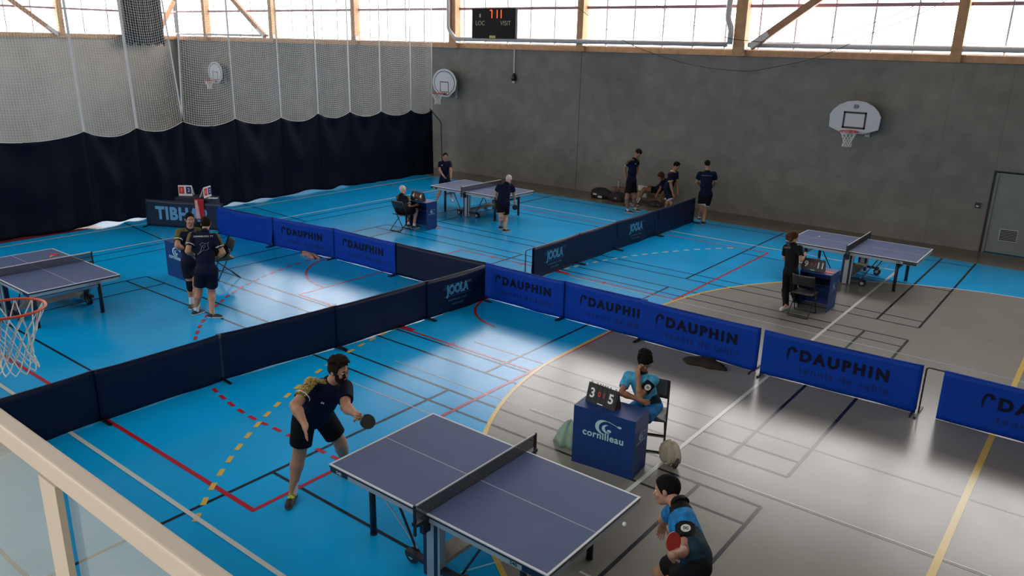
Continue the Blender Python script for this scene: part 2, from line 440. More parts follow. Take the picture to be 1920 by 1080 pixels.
# timber posts and braces
wide = {-20.85: .34, -9.62: .34}
for x in PX:
    wd_ = wide.get(x, .24)
    names = {-37.5: 'slim timber post behind the netting, far left end of the back wall', -32.05: 'timber post with a brace rising to its left, above the net',
             -26.4: 'slim timber post between the net straps above the back wall', -20.85: 'wide timber post with a bent grey pipe left of the electronic scoreboard',
             -15.15: 'slim timber post right of the electronic scoreboard', -9.62: 'wide timber post with a brace rising to its right', -3.95: 'timber post at the right, above the door side of the wall',
             1.65: 'timber post beyond the right edge of the picture'}
    if x > 0: continue
    t = thing('timber_post', names[x], 'post', (x, WY1 - .3, WT + .0), 0, 'timber posts of the window band')
    obj('shaft', MB().b2((-wd_ / 2, 0, .0), (wd_ / 2, .17, .2)).b2((-wd_ / 2, 0, .2), (wd_ / 2, .3, 4.6)), WOOD, t)
    obj('bracket', MB().b2((-wd_ / 2 + .02, -.006, .08), (wd_ / 2 - .02, .0, .20)).b2((-wd_ / 2, .0, .0), (wd_ / 2, .29, .17)) if False else MB().b2((wd_ / 2, .02, .17), (wd_ / 2 + .012, .2, .36)).b2((wd_ / 2, .02, .17), (wd_ / 2 + .12, .17, .185)), GALV, t)
tag(obj('timber_post', MB().b2((-.0, 17.14, WT + .17), (.3, 17.38, 9.2)), WOOD), 'timber post on the left side wall behind the netting', 'post').location = (WX0 + .0, 0, 0)
def brace(a, b, label, w=.2):
    a, b = Vector(a), Vector(b); t = thing('timber_brace', label, 'brace', a)
    d = b - a; n = Vector((0, 1, 0)) if abs(d.x) > abs(d.y) else Vector((1, 0, 0)); u = d.normalized().cross(n) * w / 2
    mb = MB(); vs = []
    for p in (Vector((0, 0, 0)), d):
        for s1, s2 in ((-1, -1), (1, -1), (1, 1), (-1, 1)): vs.append(p + u * s1 + n * s2 * .07)
    mb.add(vs, [(3, 2, 1, 0), (4, 5, 6, 7), (0, 1, 5, 4), (1, 2, 6, 5), (2, 3, 7, 6), (3, 0, 4, 7)])
    obj('strut', mb, WOODD, t)
    e = d.normalized(); mb2 = MB()
    for s in (-1, 1):
        vs = []
        for p in (e * .02, e * .62):
            for s1, s2 in ((-.75, -1), (.75, -1), (.75, 1), (-.75, 1)): vs.append(p + u * s1 + n * (s * .078 + s2 * .006))
        mb2.add(vs, [(3, 2, 1, 0), (4, 5, 6, 7), (0, 1, 5, 4), (1, 2, 6, 5), (2, 3, 7, 6), (3, 0, 4, 7)])
    obj('steel_plate', mb2, GALV, t)
brace((-9.22, WY1 - .36, WT + .26), (-4.2, WY1 - .36, WT + 3.9), 'diagonal timber brace rising right from the wide post, right of the hanging cables')
brace((-32.4, WY1 - .36, WT + .26), (-37.2, WY1 - .36, WT + 3.6), 'diagonal timber brace rising left behind the netting, left of the fourth strap')
brace((WX0 + .15, 17.1, WT + .12), (WX0 + .15, 11.7, WT + 4.4), 'diagonal timber brace on the left side wall, at the upper left picture corner')
brace((WX0 + .15, 21.9, WT + .12), (WX0 + .15, 23.0, WT + 1.9), 'short timber brace in the room corner right of the dark gathered curtain')
# grey ducts along the windows
def bendpath(pts, r=.18, n=5):
    out = [Vector(pts[0])]
    for a, b, c in zip(pts, pts[1:], pts[2:]):
        a, b, c = Vector(a), Vector(b), Vector(c)
        p, q = b + (a - b).normalized() * r, b + (c - b).normalized() * r
        for i in range(n + 1):
            t = i / n; out.append(p * (1 - t) ** 2 + b * 2 * t * (1 - t) + q * t * t)
    out.append(Vector(pts[-1])); return out
yp = WY1 - .38
t = tag(obj('grey_pipe', MB().tube(bendpath([(-20.95, yp, 9.2), (-20.95, yp, 5.35), (-20.6, yp, 5.0), (-9.95, yp + .05, 5.0)], .12), .075, 10), PIPE, smooth=True), 'grey pipe bending down the wide post and along below the scoreboard', 'pipe')
tag(obj('grey_pipe', MB().tube(bendpath([(-9.88, yp, 9.2), (-9.98, yp, 5.7), (-9.85, yp, 5.45), (-9.85, yp, 5.0)], .12), .085, 10), PIPE, smooth=True), 'grey pipe running up beside the wide post with the brace', 'pipe')
tag(obj('grey_pipe', MB().tube([(-9.35, yp + .18, 5.0), (WX1 - .1, yp + .18, 5.02)], .075, 10), PIPE, smooth=True), 'grey pipe along the windows at the right, behind the diagonal brace', 'pipe')
tag(obj('grey_pipe', MB().tube([(WX0 + .3, yp + .2, 4.98), (-32.4, yp + .2, 4.98)], .05, 10), PIPE, smooth=True), 'thin grey pipe behind the netting at the left end of the windows', 'pipe')
def cable(xs, label, y=22.5):
    pts = [Vector((x, y, z)) for x, z in xs]; P = []
    for i in range(len(pts) - 1):
        p0, p1, p2, p3 = pts[max(i - 1, 0)], pts[i], pts[i + 1], pts[min(i + 2, len(pts) - 1)]
        for k in range(5):
            s = k / 5
            P.append(0.5 * ((2 * p1) + (p2 - p0) * s + (2 * p0 - 5 * p1 + 4 * p2 - p3) * s * s + (3 * p1 - p0 - 3 * p2 + p3) * s ** 3))
    P.append(pts[-1])
    tag(obj('hanging_cable', MB().tube(P, .0095, 6), BLACK, smooth=True), label, 'cable')
cable([(-19.5, 8.6), (-17.4, 7.4), (-15.46, 6.28), (-13.47, 5.14), (-12.2, 4.69), (-10.83, 4.39), (-9.32, 4.28), (-8.55, 4.38), (-7.12, 4.75), (-5.85, 5.38), (-4.46, 6.03), (-2.4, 7.4), (-.6, 9.2)], 'dark cable sagging lowest across the top of the concrete wall')
cable([(-16.5, 9.2), (-14.4, 7.5), (-12.46, 6.24), (-11.85, 5.93), (-10.94, 5.52), (-10.08, 5.23), (-9.26, 5.11), (-7.74, 5.08), (-6.64, 5.3), (-5.89, 5.61), (-4.95, 6.04), (-3, 7.3), (-1, 9.2)], 'thin cable sagging in front of the windows, above the lower cable')
# door at the right
DOORM = mat('door_grey', (0.20, 0.225, 0.205), rough=0.5, var=0.08, scale=3)
DARKR = mat('dark_recess', (0.03, 0.03, 0.03), rough=0.8, var=0.05)
d = obj('door_1', MB().b2((DX0 + .1, WY1 + .06, 0.02), (DX1 - .02, WY1 + .12, DZ - .06)), DOORM, kind='structure')
obj('reveal', MB().b2((DX0 + .0, WY1 - .005, 0), (DX0 + .05, WY1 + .2, DZ)).b2((DX0 + .05, WY1 - .005, DZ - .03), (DX1, WY1 + .2, DZ)), DARKR, d)
obj('frame', MB().b2((DX0 + .05, WY1 + .02, 0), (DX0 + .11, WY1 + .15, DZ - .05)).b2((DX0 + .11, WY1 + .02, DZ - .1), (DX1, WY1 + .15, DZ - .05)), DOORM, d)
obj('leaf', MB().b2((DX0 + .19, WY1 + .035, .12), (DX1 - .05, WY1 + .065, DZ - .22)), DOORM, d)
v = obj('vent', MB().b2((-2.27, WY1 + .028, .35), (-1.86, WY1 + .04, .66)), GALV, d)
for i in range(7): obj('slat', MB().box((-2.065, WY1 + .02, .385 + i * .04), (.37, .02, .018), Matrix.Rotation(.5, 3, 'X')), DARKR, v)
t = thing('wall_socket', 'small dark socket box with a white dot left of the door', 'socket', (-2.86, WY1, 1.2))
obj('box', MB().b2((-.06, -.05, -.08), (.06, 0, .05)), BLACK, t); obj('button', MB().b2((-.03, -.062, -.05), (.03, -.05, -.02)), WHITE, t)
# ------------------------------------------------------------------ divider curtain and net
NAVY = mat('curtain_navy', (0.0022, 0.0045, 0.013), rough=0.65, spec=0.12, var=0.12, scale=3)
NETM = mat('net_white', (0.60, 0.59, 0.56), rough=0.8, var=0.05)
STRAP = mat('strap_white', (0.62, 0.62, 0.62), rough=0.7, var=0.04)
CX = -21.2
dv = thing('divider_curtain', 'tall navy curtain with white netting above that divides the hall', 'curtain', (CX, 12, 0))
SB = [(3.7, 2.50), (5.15, 2.50), (6.6, 2.50), (9.25, 2.48), (10.63, 2.48), (11.96, 2.58), (13.63, 2.57), (15.26, 2.51), (16.7, 2.55), (18.05, 2.55), (19.46, 2.50), (20.94, 2.47), (22.05, 2.42)]
SB = [(1.0, 2.5), (3.9, 2.5), (6.6, 2.5)] + SB[3:]
ZT = 9.2
def curt_y(y): return 0.05 * math.sin(y * 4.1) + 0.03 * math.sin(y * 9.7 + 1) + 0.025 * math.sin(y * 2.2 + 2)
for (ya, za), (yb, zb) in zip(SB, SB[1:]):
    n = max(10, int((yb - ya) / .07))
    def cf(u, v, ya=ya, yb=yb, za=za, zb=zb):
        y = ya + (yb - ya) * u
        sag = .17 * min(1, (yb - ya) / 1.4) * 4 * u * (1 - u)
        top = za + (zb - za) * u - sag
        hem = 0.004 + sum(a_ * math.exp(-((y - c_) / w_) ** 2) for c_, w_, a_ in ((9.45, .38, .10), (10.35, .2, .05), (13.4, .25, .07), (14.3, .35, .08), (16.1, .55, .10), (17.5, .3, .08)))
        z = top * v + hem * (1 - v)
        q_ = abs(u - .5) * 2; drape = .085 * math.sin(PI * u) * math.sin(2.2 + 9 * (1 - v) * (1.1 - .55 * q_) + 5.5 * q_) * math.exp(-1.1 * (1 - v)) + .05 * math.sin(PI * u) ** .5 * math.sin(u * 11 + ya) * (1 - v) * .8
        return Vector((curt_y(y) * (1 - .7 * v) + drape, y - 12, z)), Vector((1, 0, 0))
    obj('curtain_panel', MB().sheet(n, 26, cf, .012), NAVY, dv, True)
# netting: real strands, sagging like the curtain top
def net_bay(ya, za, yb, zb, ta, tb, edge=None):
    mb = MB(); cell = .066; th = .0038
    W = yb - ya; nc = max(2, int(round(W / cell))); nr = int((ZT - 2.4) / cell)
    def P(u, v):     # v 0 bottom .. 1 top
        sag = .17 * min(1, W / 1.4) * 4 * u * (1 - u)
        z0 = za + (zb - za) * u
        z = z0 + (ZT - z0) * v - sag * (1 - .55 * v)
        yb_ = ya + W * u; yt = ta + (tb - ta) * u
        return Vector((.06 * math.sin(PI * u) + .02 * math.sin(9 * u + ya), yb_ + (yt - yb_) * v - 12, z))
    def strip(pts, nrm):
        o = len(mb.v)
        for p in pts:
            mb.v.append(tuple(p + nrm)); mb.v.append(tuple(p - nrm * .5 + Vector((th, 0, 0)))); mb.v.append(tuple(p - nrm * .5 - Vector((th, 0, 0))))
        for i in range(len(pts) - 1):
            for k in range(3):
                a, b = o + i * 3 + k, o + i * 3 + (k + 1) % 3
                mb.f.append((a, b, b + 3, a + 3)); mb.m.append(0)
    for i in range(nc + 1): strip([P(i / nc, j / 10) for j in range(11)], Vector((0, th, 0)))
    for j in range(nr + 1):
        k = max(4, nc // 2)
        strip([P(i / k, j / nr) for i in range(k + 1)], Vector((0, 0, th)))
    if edge: strip([P(i / 12, 0) for i in range(13)], Vector((0, 0, .014)))
    obj('net_panel', mb, NETM, dv, kind='stuff')
TOPY = {9.25: 9.12, 10.63: 10.42, 11.96: 11.45}
for k, ((ya, za), (yb, zb)) in enumerate(zip(SB, SB[1:])):
    if yb < 7: continue
    ta = TOPY.get(ya, ya); tb = TOPY.get(yb, yb)
    if abs(ya - 11.96) < .01: ta = 12.3
    net_bay(ya, za, yb, zb, ta, tb, True)
for (y, z) in SB[2:]:
    tops = [TOPY.get(y, y)] + ([12.3] if abs(y - 11.96) < .01 else [])
    for ty in tops:
        a, b = Vector((.0, y - 12, z)), Vector((.0, ty - 12, ZT))
        mb = MB(); s = .033 if y < 11 else .022
        mb.add([a + Vector((.02, -s, 0)), a + Vector((.02, s, 0)), b + Vector((.02, s, 0)), b + Vector((.02, -s, 0)), a + Vector((.012, -s, 0)), a + Vector((.012, s, 0)), b + Vector((.012, s, 0)), b + Vector((.012, -s, 0))],
               [(0, 1, 2, 3), (7, 6, 5, 4), (0, 4, 5, 1), (1, 5, 6, 2), (2, 6, 7, 3), (3, 7, 4, 0)])
        obj('strap', mb, STRAP, dv)
tag(obj('tie_cable', MB().tube(bendpath([(-21.1, 21.85, 2.46), (-21.05, 22.4, 1.95), (-21.05, 22.45, .4)], .1), .018, 6), BLACK), 'thin dark cable hanging down beside the back end of the curtain', 'cable')
# gathered dark curtain on the left wall
def gc(u, v):
    y = 20.0 + 2.1 * u; k = 1 - .0 * v
    return Vector((.10 * math.sin(u * 2 * PI * 11) + .05 * math.sin(u * 47), y, 4.42 + 4.6 * v + .06 * math.sin(u * 30) * (1 - v))), Vector((1, 0, 0))
g = tag(obj('gathered_curtain', MB().sheet(120, 6, gc, .02), mat('dark_blind', (0.075, 0.068, 0.062), rough=.9, var=.15), smooth=True), 'dark pleated curtain gathered in front of the left wall windows', 'curtain')
g.location = (WX0 + .5, 0, 0)

# ------------------------------------------------------------------ playing area barriers
B_BLUE = mat('barrier_blue', (0.001, 0.040, 0.34), rough=0.55, spec=0.18, var=0.06, scale=3)
B_NAVY = mat('barrier_navy', (0.0025, 0.009, 0.034), rough=0.45, spec=0.25, var=0.1, scale=3)
B_TEAL = mat('barrier_dark_teal', (0.006, 0.018, 0.045), rough=0.45, spec=0.4, var=0.1, scale=3)
T_NAVY = mat('print_navy', (0.002, 0.004, 0.022), rough=0.6, spec=.2, var=0)
T_MID = mat('print_mid_blue', (0.002, 0.013, 0.105), rough=0.5, var=0)
T_CYAN = mat('print_cyan', (0.14, 0.55, 0.85), rough=0.5, var=0)
T_CYAN2 = mat('print_dull_cyan', (0.09, 0.30, 0.48), rough=0.5, var=0)
T_SKY = mat('print_sky', (0.10, 0.33, 0.58), rough=0.5, var=0)
T_RED = mat('print_red', (0.6, 0.02, 0.02), rough=0.5, var=0)
T_WHITE = mat('print_white', (0.75, 0.75, 0.75), rough=0.5, var=0)
BH = 0.72
def barrier(p0, p1, m, label, text=None, side=-1, cx0=0.0, cx1=1.0, seed=0, sag=.015, group=None, texoff=0.0, wave=1.0, tscale=1.0):
    p0, p1 = Vector((*p0, 0)), Vector((*p1, 0)); d = p1 - p0; L = d.length; a = math.atan2(d.y, d.x)
    t = thing('court_barrier', label, 'barrier', p0, a, group)
    rnd = random.Random(seed)
    k1, k2, k3 = rnd.uniform(0, 6), rnd.uniform(0, 6), rnd.uniform(0, 6)
    fr = MB(); h = BH - .012
    path = bendpath([(0.02, 0, .02), (0.02, 0, h), (L - .02, 0, h), (L - .02, 0, .02)], .05, 5)
    fr.tube(path, .011, 8)
    obj('frame', fr, STEELB, t, True)
    for x in (.02, L - .02): obj('foot', MB().b2((x - .014, -.23, 0), (x + .014, .23, .028)), STEELB, t)
    xa, xb = (-.012 if cx0 == 0 else .05 + cx0 * (L - .1)), (L + .012 if cx1 == 1 else .05 + cx1 * (L - .1))
    def disp(x, z):
        e = (1 - z / BH)
        return wave * (.016 * math.sin(x * 3.1 + k1) * e + .010 * math.sin(x * 7 + z * 4 + k2) * e + .006 * math.sin(x * 2 - z * 9 + k3))
    def top(x): return BH - sag * math.sin(PI * x / L)
    def front(u, v):
        x = xa + (xb - xa) * u; z = .008 + .004 * math.sin(x * 5 + k2) + (top(x) - .008) * v
        return Vector((x, side * (.017 + max(0, disp(x, z) * .5 + .004)), z)), Vector((0, 1, 0))
    def back(u, v):
        x = xa + (xb - xa) * u; z = .03 + (top(x) - .03) * v
        return Vector((x, -side * (.017 + max(0, disp(x + 2, z) * .5 + .004)), z)), Vector((0, 1, 0))
    mb = MB().sheet(36, 10, front, .004).sheet(36, 8, back, .004)
    mb.b2((xa, -.019, BH - sag - .03), (xb, .019, BH - sag - .001))
    def topf(u, v):
        x = xa + (xb - xa) * u; q = PI * v
        return Vector((x, .021 * math.cos(q), top(x) - .006 + .012 * math.sin(q))), Vector((0, math.cos(q), math.sin(q)))
    mb.sheet(36, 6, topf, .004)
    obj('cloth', mb, m, t, True)
    cx, cz = (xa + xb) / 2 + texoff, .36
    def onto(x, y, z, oz=0.0):
        X = cx + (x if side < 0 else -x) * tscale; Z = cz + y * tscale + oz
        return (X, side * (.021 + max(0, disp(X, Z) * .5 + .004) + .005), Z)
    if text == 'DAUPHIN':
        lettering('DAUPHIN', T_NAVY, lambda x, y, z: onto(x + .08 + y * .0, y, z, .08), t, 'letter', split=True, size=.235, bold=.012, spacing=1.34)
        lettering('tennis de table', T_MID, lambda x, y, z: onto(x + .1, y, z, -.14), t, 'letter', split=True, size=.165, spacing=1.28)
        mb = MB(); pts = [(-.73, -.09), (-.745, .0), (-.74, .07), (-.715, .12), (-.68, .145), (-.64, .14), (-.615, .12), (-.585, .075), (-.62, .07), (-.645, .05), (-.65, .085), (-.67, .105), (-.695, .09), (-.71, .05), (-.715, -.01)]
        mb.add([onto(x, y, 0, .06) for x, y in pts], [(0, 1, 14), (1, 2, 13, 14), (2, 3, 12, 13), (3, 4, 11, 12), (4, 5, 10, 11), (5, 6, 9, 10), (6, 7, 8, 9)])
        obj('emblem', mb, T_NAVY, t)
    if text == 'JOOLA':
        lettering('JOOLA', T_CYAN, lambda x, y, z: onto(x * .86, y * 1.12, z, .07), t, size=.34, outline=.0105, bold=.006, spacing=1.03)
        
        lettering('CHAMPIONS TABLE', T_CYAN2, lambda x, y, z: onto(x, y, z, -.13), t, 'letter', split=True, size=.075, spacing=1.25)
        lettering('AND MORE', T_CYAN2, lambda x, y, z: onto(x, y, z, -.215), t, 'letter', split=True, size=.075, spacing=1.25)
        mb = MB()
        for (x0, x1, y0, y1) in ((-.62, .62, .225, .233), (-.62, .62, -.075, -.069), (-.55, .2, .29, .297), (.3, .62, .27, .277), (-.62, -.35, .17, .176)):
            mb.add([onto(x0, y0, 0), onto(x1, y0, 0), onto(x1, y1, 0), onto(x0, y1, 0)], [(0, 1, 2, 3)])
        obj('print_lines', mb, T_CYAN2, t)
    if text == 'TIBHAR':
        lettering('TIBHAR', T_SKY, lambda x, y, z: onto(x * 1.0, y * 1.1, z, .0), t, 'letter', split=True, size=.46, bold=.022, spacing=1.1)
    return t
g = 'blue surrounds across the middle of the hall'
row = [((-18.2, 10.98), (-16.10, 11.15), None, 'blue barrier with crumpled cloth at the far left end of the middle row', 1),
       ((-16.12, 11.17), (-14.12, 11.40), 'DAUPHIN', 'blue lettered barrier with the crumpled pinkish cloth at its foot', 2),
       ((-14.14, 11.42), (-12.10, 11.43), 'DAUPHIN', 'blue lettered barrier just left of the plain navy barrier in the middle row', 3),
       ((-12.1, 11.45), (-9.66, 11.53), 'N', 'plain navy barrier in the middle row behind the corner with the cyan lettering', 4),
       ((-9.62, 11.53), (-7.74, 11.53), 'DAUPHIN', 'blue lettered barrier touching the dark barrier corner in the centre', 5),
       ((-7.75, 11.56), (-6.06, 11.58), 'DAUPHIN', 'blue barrier whose lettering is cut off at the last letter', 6),
       ((-6.12, 11.52), (-4.02, 11.52), 'DAUPHIN', 'blue lettered barrier with a dark bag on the floor in front, behind the seated boy', 7),
       ((-3.92, 11.50), (-1.70, 11.58), 'DAUPHIN', 'blue lettered barrier standing right of the white floor gap, left of the bare frame', 8),
       ((-1.67, 11.58), (.75, 11.55), 'B', 'blue barrier at the right picture edge with part of its frame bare', 9)]
for p0, p1, tx, lab, sd in row:
    if tx == 'N': barrier(p0, p1, B_NAVY, lab, None, -1, seed=sd, group=g)
    elif tx == 'B': barrier(p0, p1, B_BLUE, lab, 'DAUPHIN', -1, cx0=.085, seed=sd, group=g, sag=.0, texoff=.15, wave=1.6)
    elif tx is None: barrier(p0, p1, B_BLUE, lab, None, -1, seed=sd, group=g, wave=3.0, sag=.03)
    else: barrier(p0, p1, B_BLUE, lab, tx, -1, seed=sd, group=g, tscale=.92 if (p1[0] - p0[0]) < 2.05 else 1.0, texoff=.2 if sd == 6 else 0.0)
g = 'navy surrounds between the two near tables'
for p0, p1, tx, lab, sd in [((-9.96, 1.75), (-10.0, 4.10), None, 'navy barrier partly hidden by the cream handrail', 11), ((-9.98, 4.08), (-9.96, 5.86), None, 'plain navy barrier second from the handrail, red line at its foot', 12),
                            ((-9.98, 5.84), (-9.74, 7.84), None, 'plain navy barrier behind the bearded player, yellow dashes in front', 13), ((-9.72, 7.82), (-9.62, 9.84), None, 'plain navy barrier left of the cyan lettered corner barrier', 14),
                            ((-9.60, 9.82), (-9.54, 11.36), 'JOOLA', 'navy barrier with cyan lettering at the central corner', 15)]:
    barrier(p0, p1, B_NAVY, lab, tx, -1, seed=sd, group=g, wave=1.2, sag=.02, tscale=.62 if tx else 1)
g = 'navy surrounds between the two far tables'
for p0, p1, tx, lab, sd in [((-9.66, 12.85), (-9.7, 14.95), 'JOOLA', 'far navy barrier with cyan lettering whose bare frame end stands nearest', 21), ((-9.7, 14.95), (-9.72, 16.69), None, 'unlettered far navy barrier between two lettered ones', 22),
                            ((-9.72, 16.69), (-9.70, 18.77), 'JOOLA', 'second far lettered navy barrier, next to the standing back row', 23), ((-9.70, 18.78), (-9.72, 21.05), None, 'farthest dark navy barrier, beside the man turned to the wall', 24)]:
    barrier(p0, p1, B_NAVY, lab, tx, -1, seed=sd, group=g, cx0=.12 if sd == 21 else 0, tscale=.68 if tx else 1, texoff=-.1 if tx else 0)
barrier((-20.36, 10.22), (-18.42, 11.26), B_TEAL, 'dark barrier with large pale blue lettering below the left curtain', 'TIBHAR', -1, seed=31, sag=.02, tscale=.9, texoff=-.05)

# ------------------------------------------------------------------ table tennis tables
TOPM = mat('table_top', (0.078, 0.108, 0.212), rough=0.55, spec=0.22, var=0.05, scale=2)
TEDGE = mat('table_white', (0.62, 0.63, 0.66), rough=0.4, var=0)
APRON = mat('table_apron', (0.36, 0.42, 0.45), rough=0.4, metal=0.15, var=0.03)
TBLK = mat('table_black', (0.012, 0.013, 0.02), rough=0.45, var=0.05)
TNAVY = mat('table_navy', (0.008, 0.017, 0.045), rough=0.4, var=0.05)
ALU = mat('alu', (0.42, 0.46, 0.48), rough=0.4, metal=0.35, var=0.04)
TNET = mat('table_net', (0.02, 0.02, 0.025), rough=0.8, var=0)
BEAM = mat('cross_beam', (0.30, 0.27, 0.23), rough=0.6, var=0.2, scale=8)
TAPE = mat('net_tape', (0.66, 0.66, 0.66), rough=0.6, var=0)
def make_table(label, loc):
    t = thing('tennis_table', label, 'table', loc, 0, 'table tennis tables')
    HL, HW, H = 1.37, .7625, .76
    for s in (-1, 1):
        x0, x1 = (-HL, -.004) if s < 0 else (.004, HL)
        top = obj('table_top', MB().b2((x0, -HW, H - .012), (x1, HW, H)), TOPM, t)
        e = MB(); z = H + .0012; w = .02
        for lo, hi in (((x0, -HW), (x1, -HW + w)), ((x0, HW - w), (x1, HW)), ((x0, -HW + w), (x0 + w, HW - w)) if s < 0 else ((x1 - w, -HW + w), (x1, HW - w))):
            e.b2((lo[0] - .001, lo[1] - .001, H - .009), (hi[0] + .001, hi[1] + .001, z))
        e.b2((x0, -.0022, H), (x1, .0022, z))
        obj('white_lines', e, TEDGE, top)
        obj('edge', MB().b2((x0 + .002, -HW + .002, H - .032), (x1 - .002, HW - .002, H - .0125)), TBLK, top)
        a = MB(); q = .055
        xa, xb = x0 + .012, x1 - .012
        a.b2((xa, -HW + .01, H - .033 - q), (xb, -HW + .03, H - .033)).b2((xa, HW - .03, H - .033 - q), (xb, HW - .01, H - .033))
        xe = xa if s < 0 else xb - .02
        a.b2((xe, -HW + .03, H - .033 - q), (xe + .02, HW - .03, H - .033))
        ap = obj('apron', a, APRON, t)
        for sy in (-1, 1):                     # printed end of the apron
            xc = s * (HL - .14)
            mb = MB().b2((xc - .13, sy * (HW - .0085) - .001, H - .033 - q + .004), (xc + .13, sy * (HW - .0085) + .001, H - .037))
            obj('print', mb, TNAVY, ap)
            lettering('540', TBLK if s * sy < 0 else T_WHITE, lambda x, y, z, sy=sy, xc=xc: ((xc if s * sy > 0 else s * (HL - .36)) + x * (-sy), sy * (HW - .0068), H - .06 + y), ap, size=.048, bold=.001, spacing=1.1)
        ex = s * (HL - .0105)
        lettering('cornilleau', TBLK, lambda x, y, z, ex=ex, s=s: (ex, -.3 + s * x, H - .06 + y), ap, size=.06, spacing=1.05)
        for sy in (-1, 1):
            lx, ly = s * .97, sy * .55
            l = MB().tube([(lx, ly, .02), (lx, ly, H - .05)], .034, 12)
            lg = obj('leg', l, TBLK, t, True)
            obj('foot_pad', MB().cyl((lx, ly, 0), (lx, ly, .03), .037, 12), TBLK, lg)
            obj('strut', MB().tube([(s * .62, sy * .6, H - .05), (s * .30, sy * .6, .16)], .013, 6), TBLK, t)
            obj('rod', MB().tube([(s * .93, sy * .57, H - .12), (s * .28, sy * .6, .17)], .006, 6), ALU, t)
            obj('caster', MB().tube([(s * .34, sy * .6 - .035, .075), (s * .34, sy * .6 - .012, .075)], .075, 18).tube([(s * .34, sy * .6 + .012, .075), (s * .34, sy * .6 + .035, .075)], .075, 18), TBLK, t)
            obj('hub', MB().tube([(s * .34, sy * .6 - .04, .075), (s * .34, sy * .6 + .04, .075)], .034, 12), ALU, t)
        obj('leg_bar', MB().b2((s * .97 - .02, -.53, .5), (s * .97 + .02, .53, .55)), TBLK if s > 0 else ALU, t)
    for sy in (-1, 1):                          # central columns under the net
        y = sy * (HW - .1)
        c = MB()
        for k, x in enumerate((-.085, -.03, .035, .085)): pass
        obj('column', MB().b2((-.105, y - .035, .03), (-.055, y + .035, .66)).b2((.035, y - .035, .03), (.085, y + .035, .66)), TNAVY, t)
        obj('column_panel', MB().b2((-.055, y - .04, .02), (.035, y + .04, .66)).b2((.085, y - .04, .02), (.11, y + .04, .70)), ALU, t)
        obj('base_rail', MB().b2((-.36, y - .03, .12), (.36, y + .03, .17)), TBLK, t)
        yo = sy * (HW + .06)
        p = obj('net_post', MB().b2((-.025, yo - .09 * (sy > 0) , .58), (.025, yo + .09 * (sy < 0), .72)).b2((-.012, yo + sy * .075, .60), (.012, yo + sy * .095, H + .155)).b2((-.03, min(sy * HW * .97, yo + sy * .095), .70), (.03, max(sy * HW * .97, yo + sy * .095), .735)), TBLK, t)
    obj('cross_beam', MB().b2((-.10, -HW + .14, .17), (.10, HW - .14, .215)).b2((-.10, -HW + .14, .12), (-.085, HW - .14, .17)), BEAM, t)
    net = MB(); z0, z1 = H + .004, H + .14; Y = HW + .145; n = 110
    for i in range(n + 1):
        y = -Y + 2 * Y * i / n
        net.b2((-.0022, y - .003, z0), (.0022, y + .003, z1))
    for j in range(10): net.b2((-.0021, -Y, z0 + (z1 - z0) * j / 9 - .0025), (.0021, Y, z0 + (z1 - z0) * j / 9 + .0025))
    nn = obj('net', net, TNET, t)
    obj('net_tape', MB().b2((-.005, -Y, z1), (.005, Y, z1 + .0135)), TAPE, nn)
    return t
T1 = make_table('blue table tennis table in the foreground with the bearded player at its end', (-4.41, 5.234, 0))
dup(T1, (-4.40, 18.24, 0), 0, 'blue table tennis table at the right near the wall, a ball lying on it')
dup(T1, (-14.98, 17.69, 0), 0, 'blue table tennis table at the back centre with the bent player in front')
dup(T1, (-15.23, 5.574, 0), PI, 'blue table tennis table at the left edge with a red bat on it')

# ------------------------------------------------------------------ umpire desks
DESK = mat('desk_blue', (0.004, 0.035, 0.16), rough=0.5, spec=0.4, var=0.06)
DESKD = mat('desk_dark', (0.004, 0.010, 0.028), rough=0.6, var=0.06)
LOGO = mat('logo_pale', (0.40, 0.60, 0.66), rough=0.5, var=0)
def swoosh(fn, parent, s=1.0):
    mb = MB()
    def band(pts_o, pts_i):
        n = len(pts_o); o = [fn(x * s, y * s) for x, y in pts_o]; i = [fn(x * s, y * s) for x, y in pts_i]
        mb.add(o + i, [(k, k + 1, n + k + 1, n + k) for k in range(n - 1)])
    N = 14
    A = [math.radians(55 + 215 * k / N) for k in range(N + 1)]
    band([(.13 * math.cos(a) - .02, .105 * math.sin(a)) for a in A], [((.13 - .045 * math.sin(PI * k / N)) * math.cos(a) - .02 + .012, (.105 - .04 * math.sin(PI * k / N)) * math.sin(a) + .004) for k, a in enumerate(A)])
    A = [math.radians(80 + 230 * k / N) for k in range(N + 1)]
    band([(.075 * math.cos(a) + .02, .06 * math.sin(a) - .01) for a in A], [((.075 - .035 * math.sin(PI * k / N)) * math.cos(a) + .03, (.06 - .03 * math.sin(PI * k / N)) * math.sin(a) - .01) for k, a in enumerate(A)])
    for cx, cy, rx, ry in ((.05, -.03, .032, .02), (.19, .06, .03, .017)):
        v = [fn((cx + rx * math.cos(2 * PI * k / 12)) * s, (cy + ry * math.sin(2 * PI * k / 12)) * s) for k in range(12)]
        mb.add(v, [tuple(range(12))])
    mb.add([fn(.02 * s, .1 * s), fn(.165 * s, .058 * s), fn(.165 * s, .066 * s), fn(.04 * s, .103 * s)], [(0, 1, 2, 3)])
    return obj('emblem', mb, LOGO, parent)
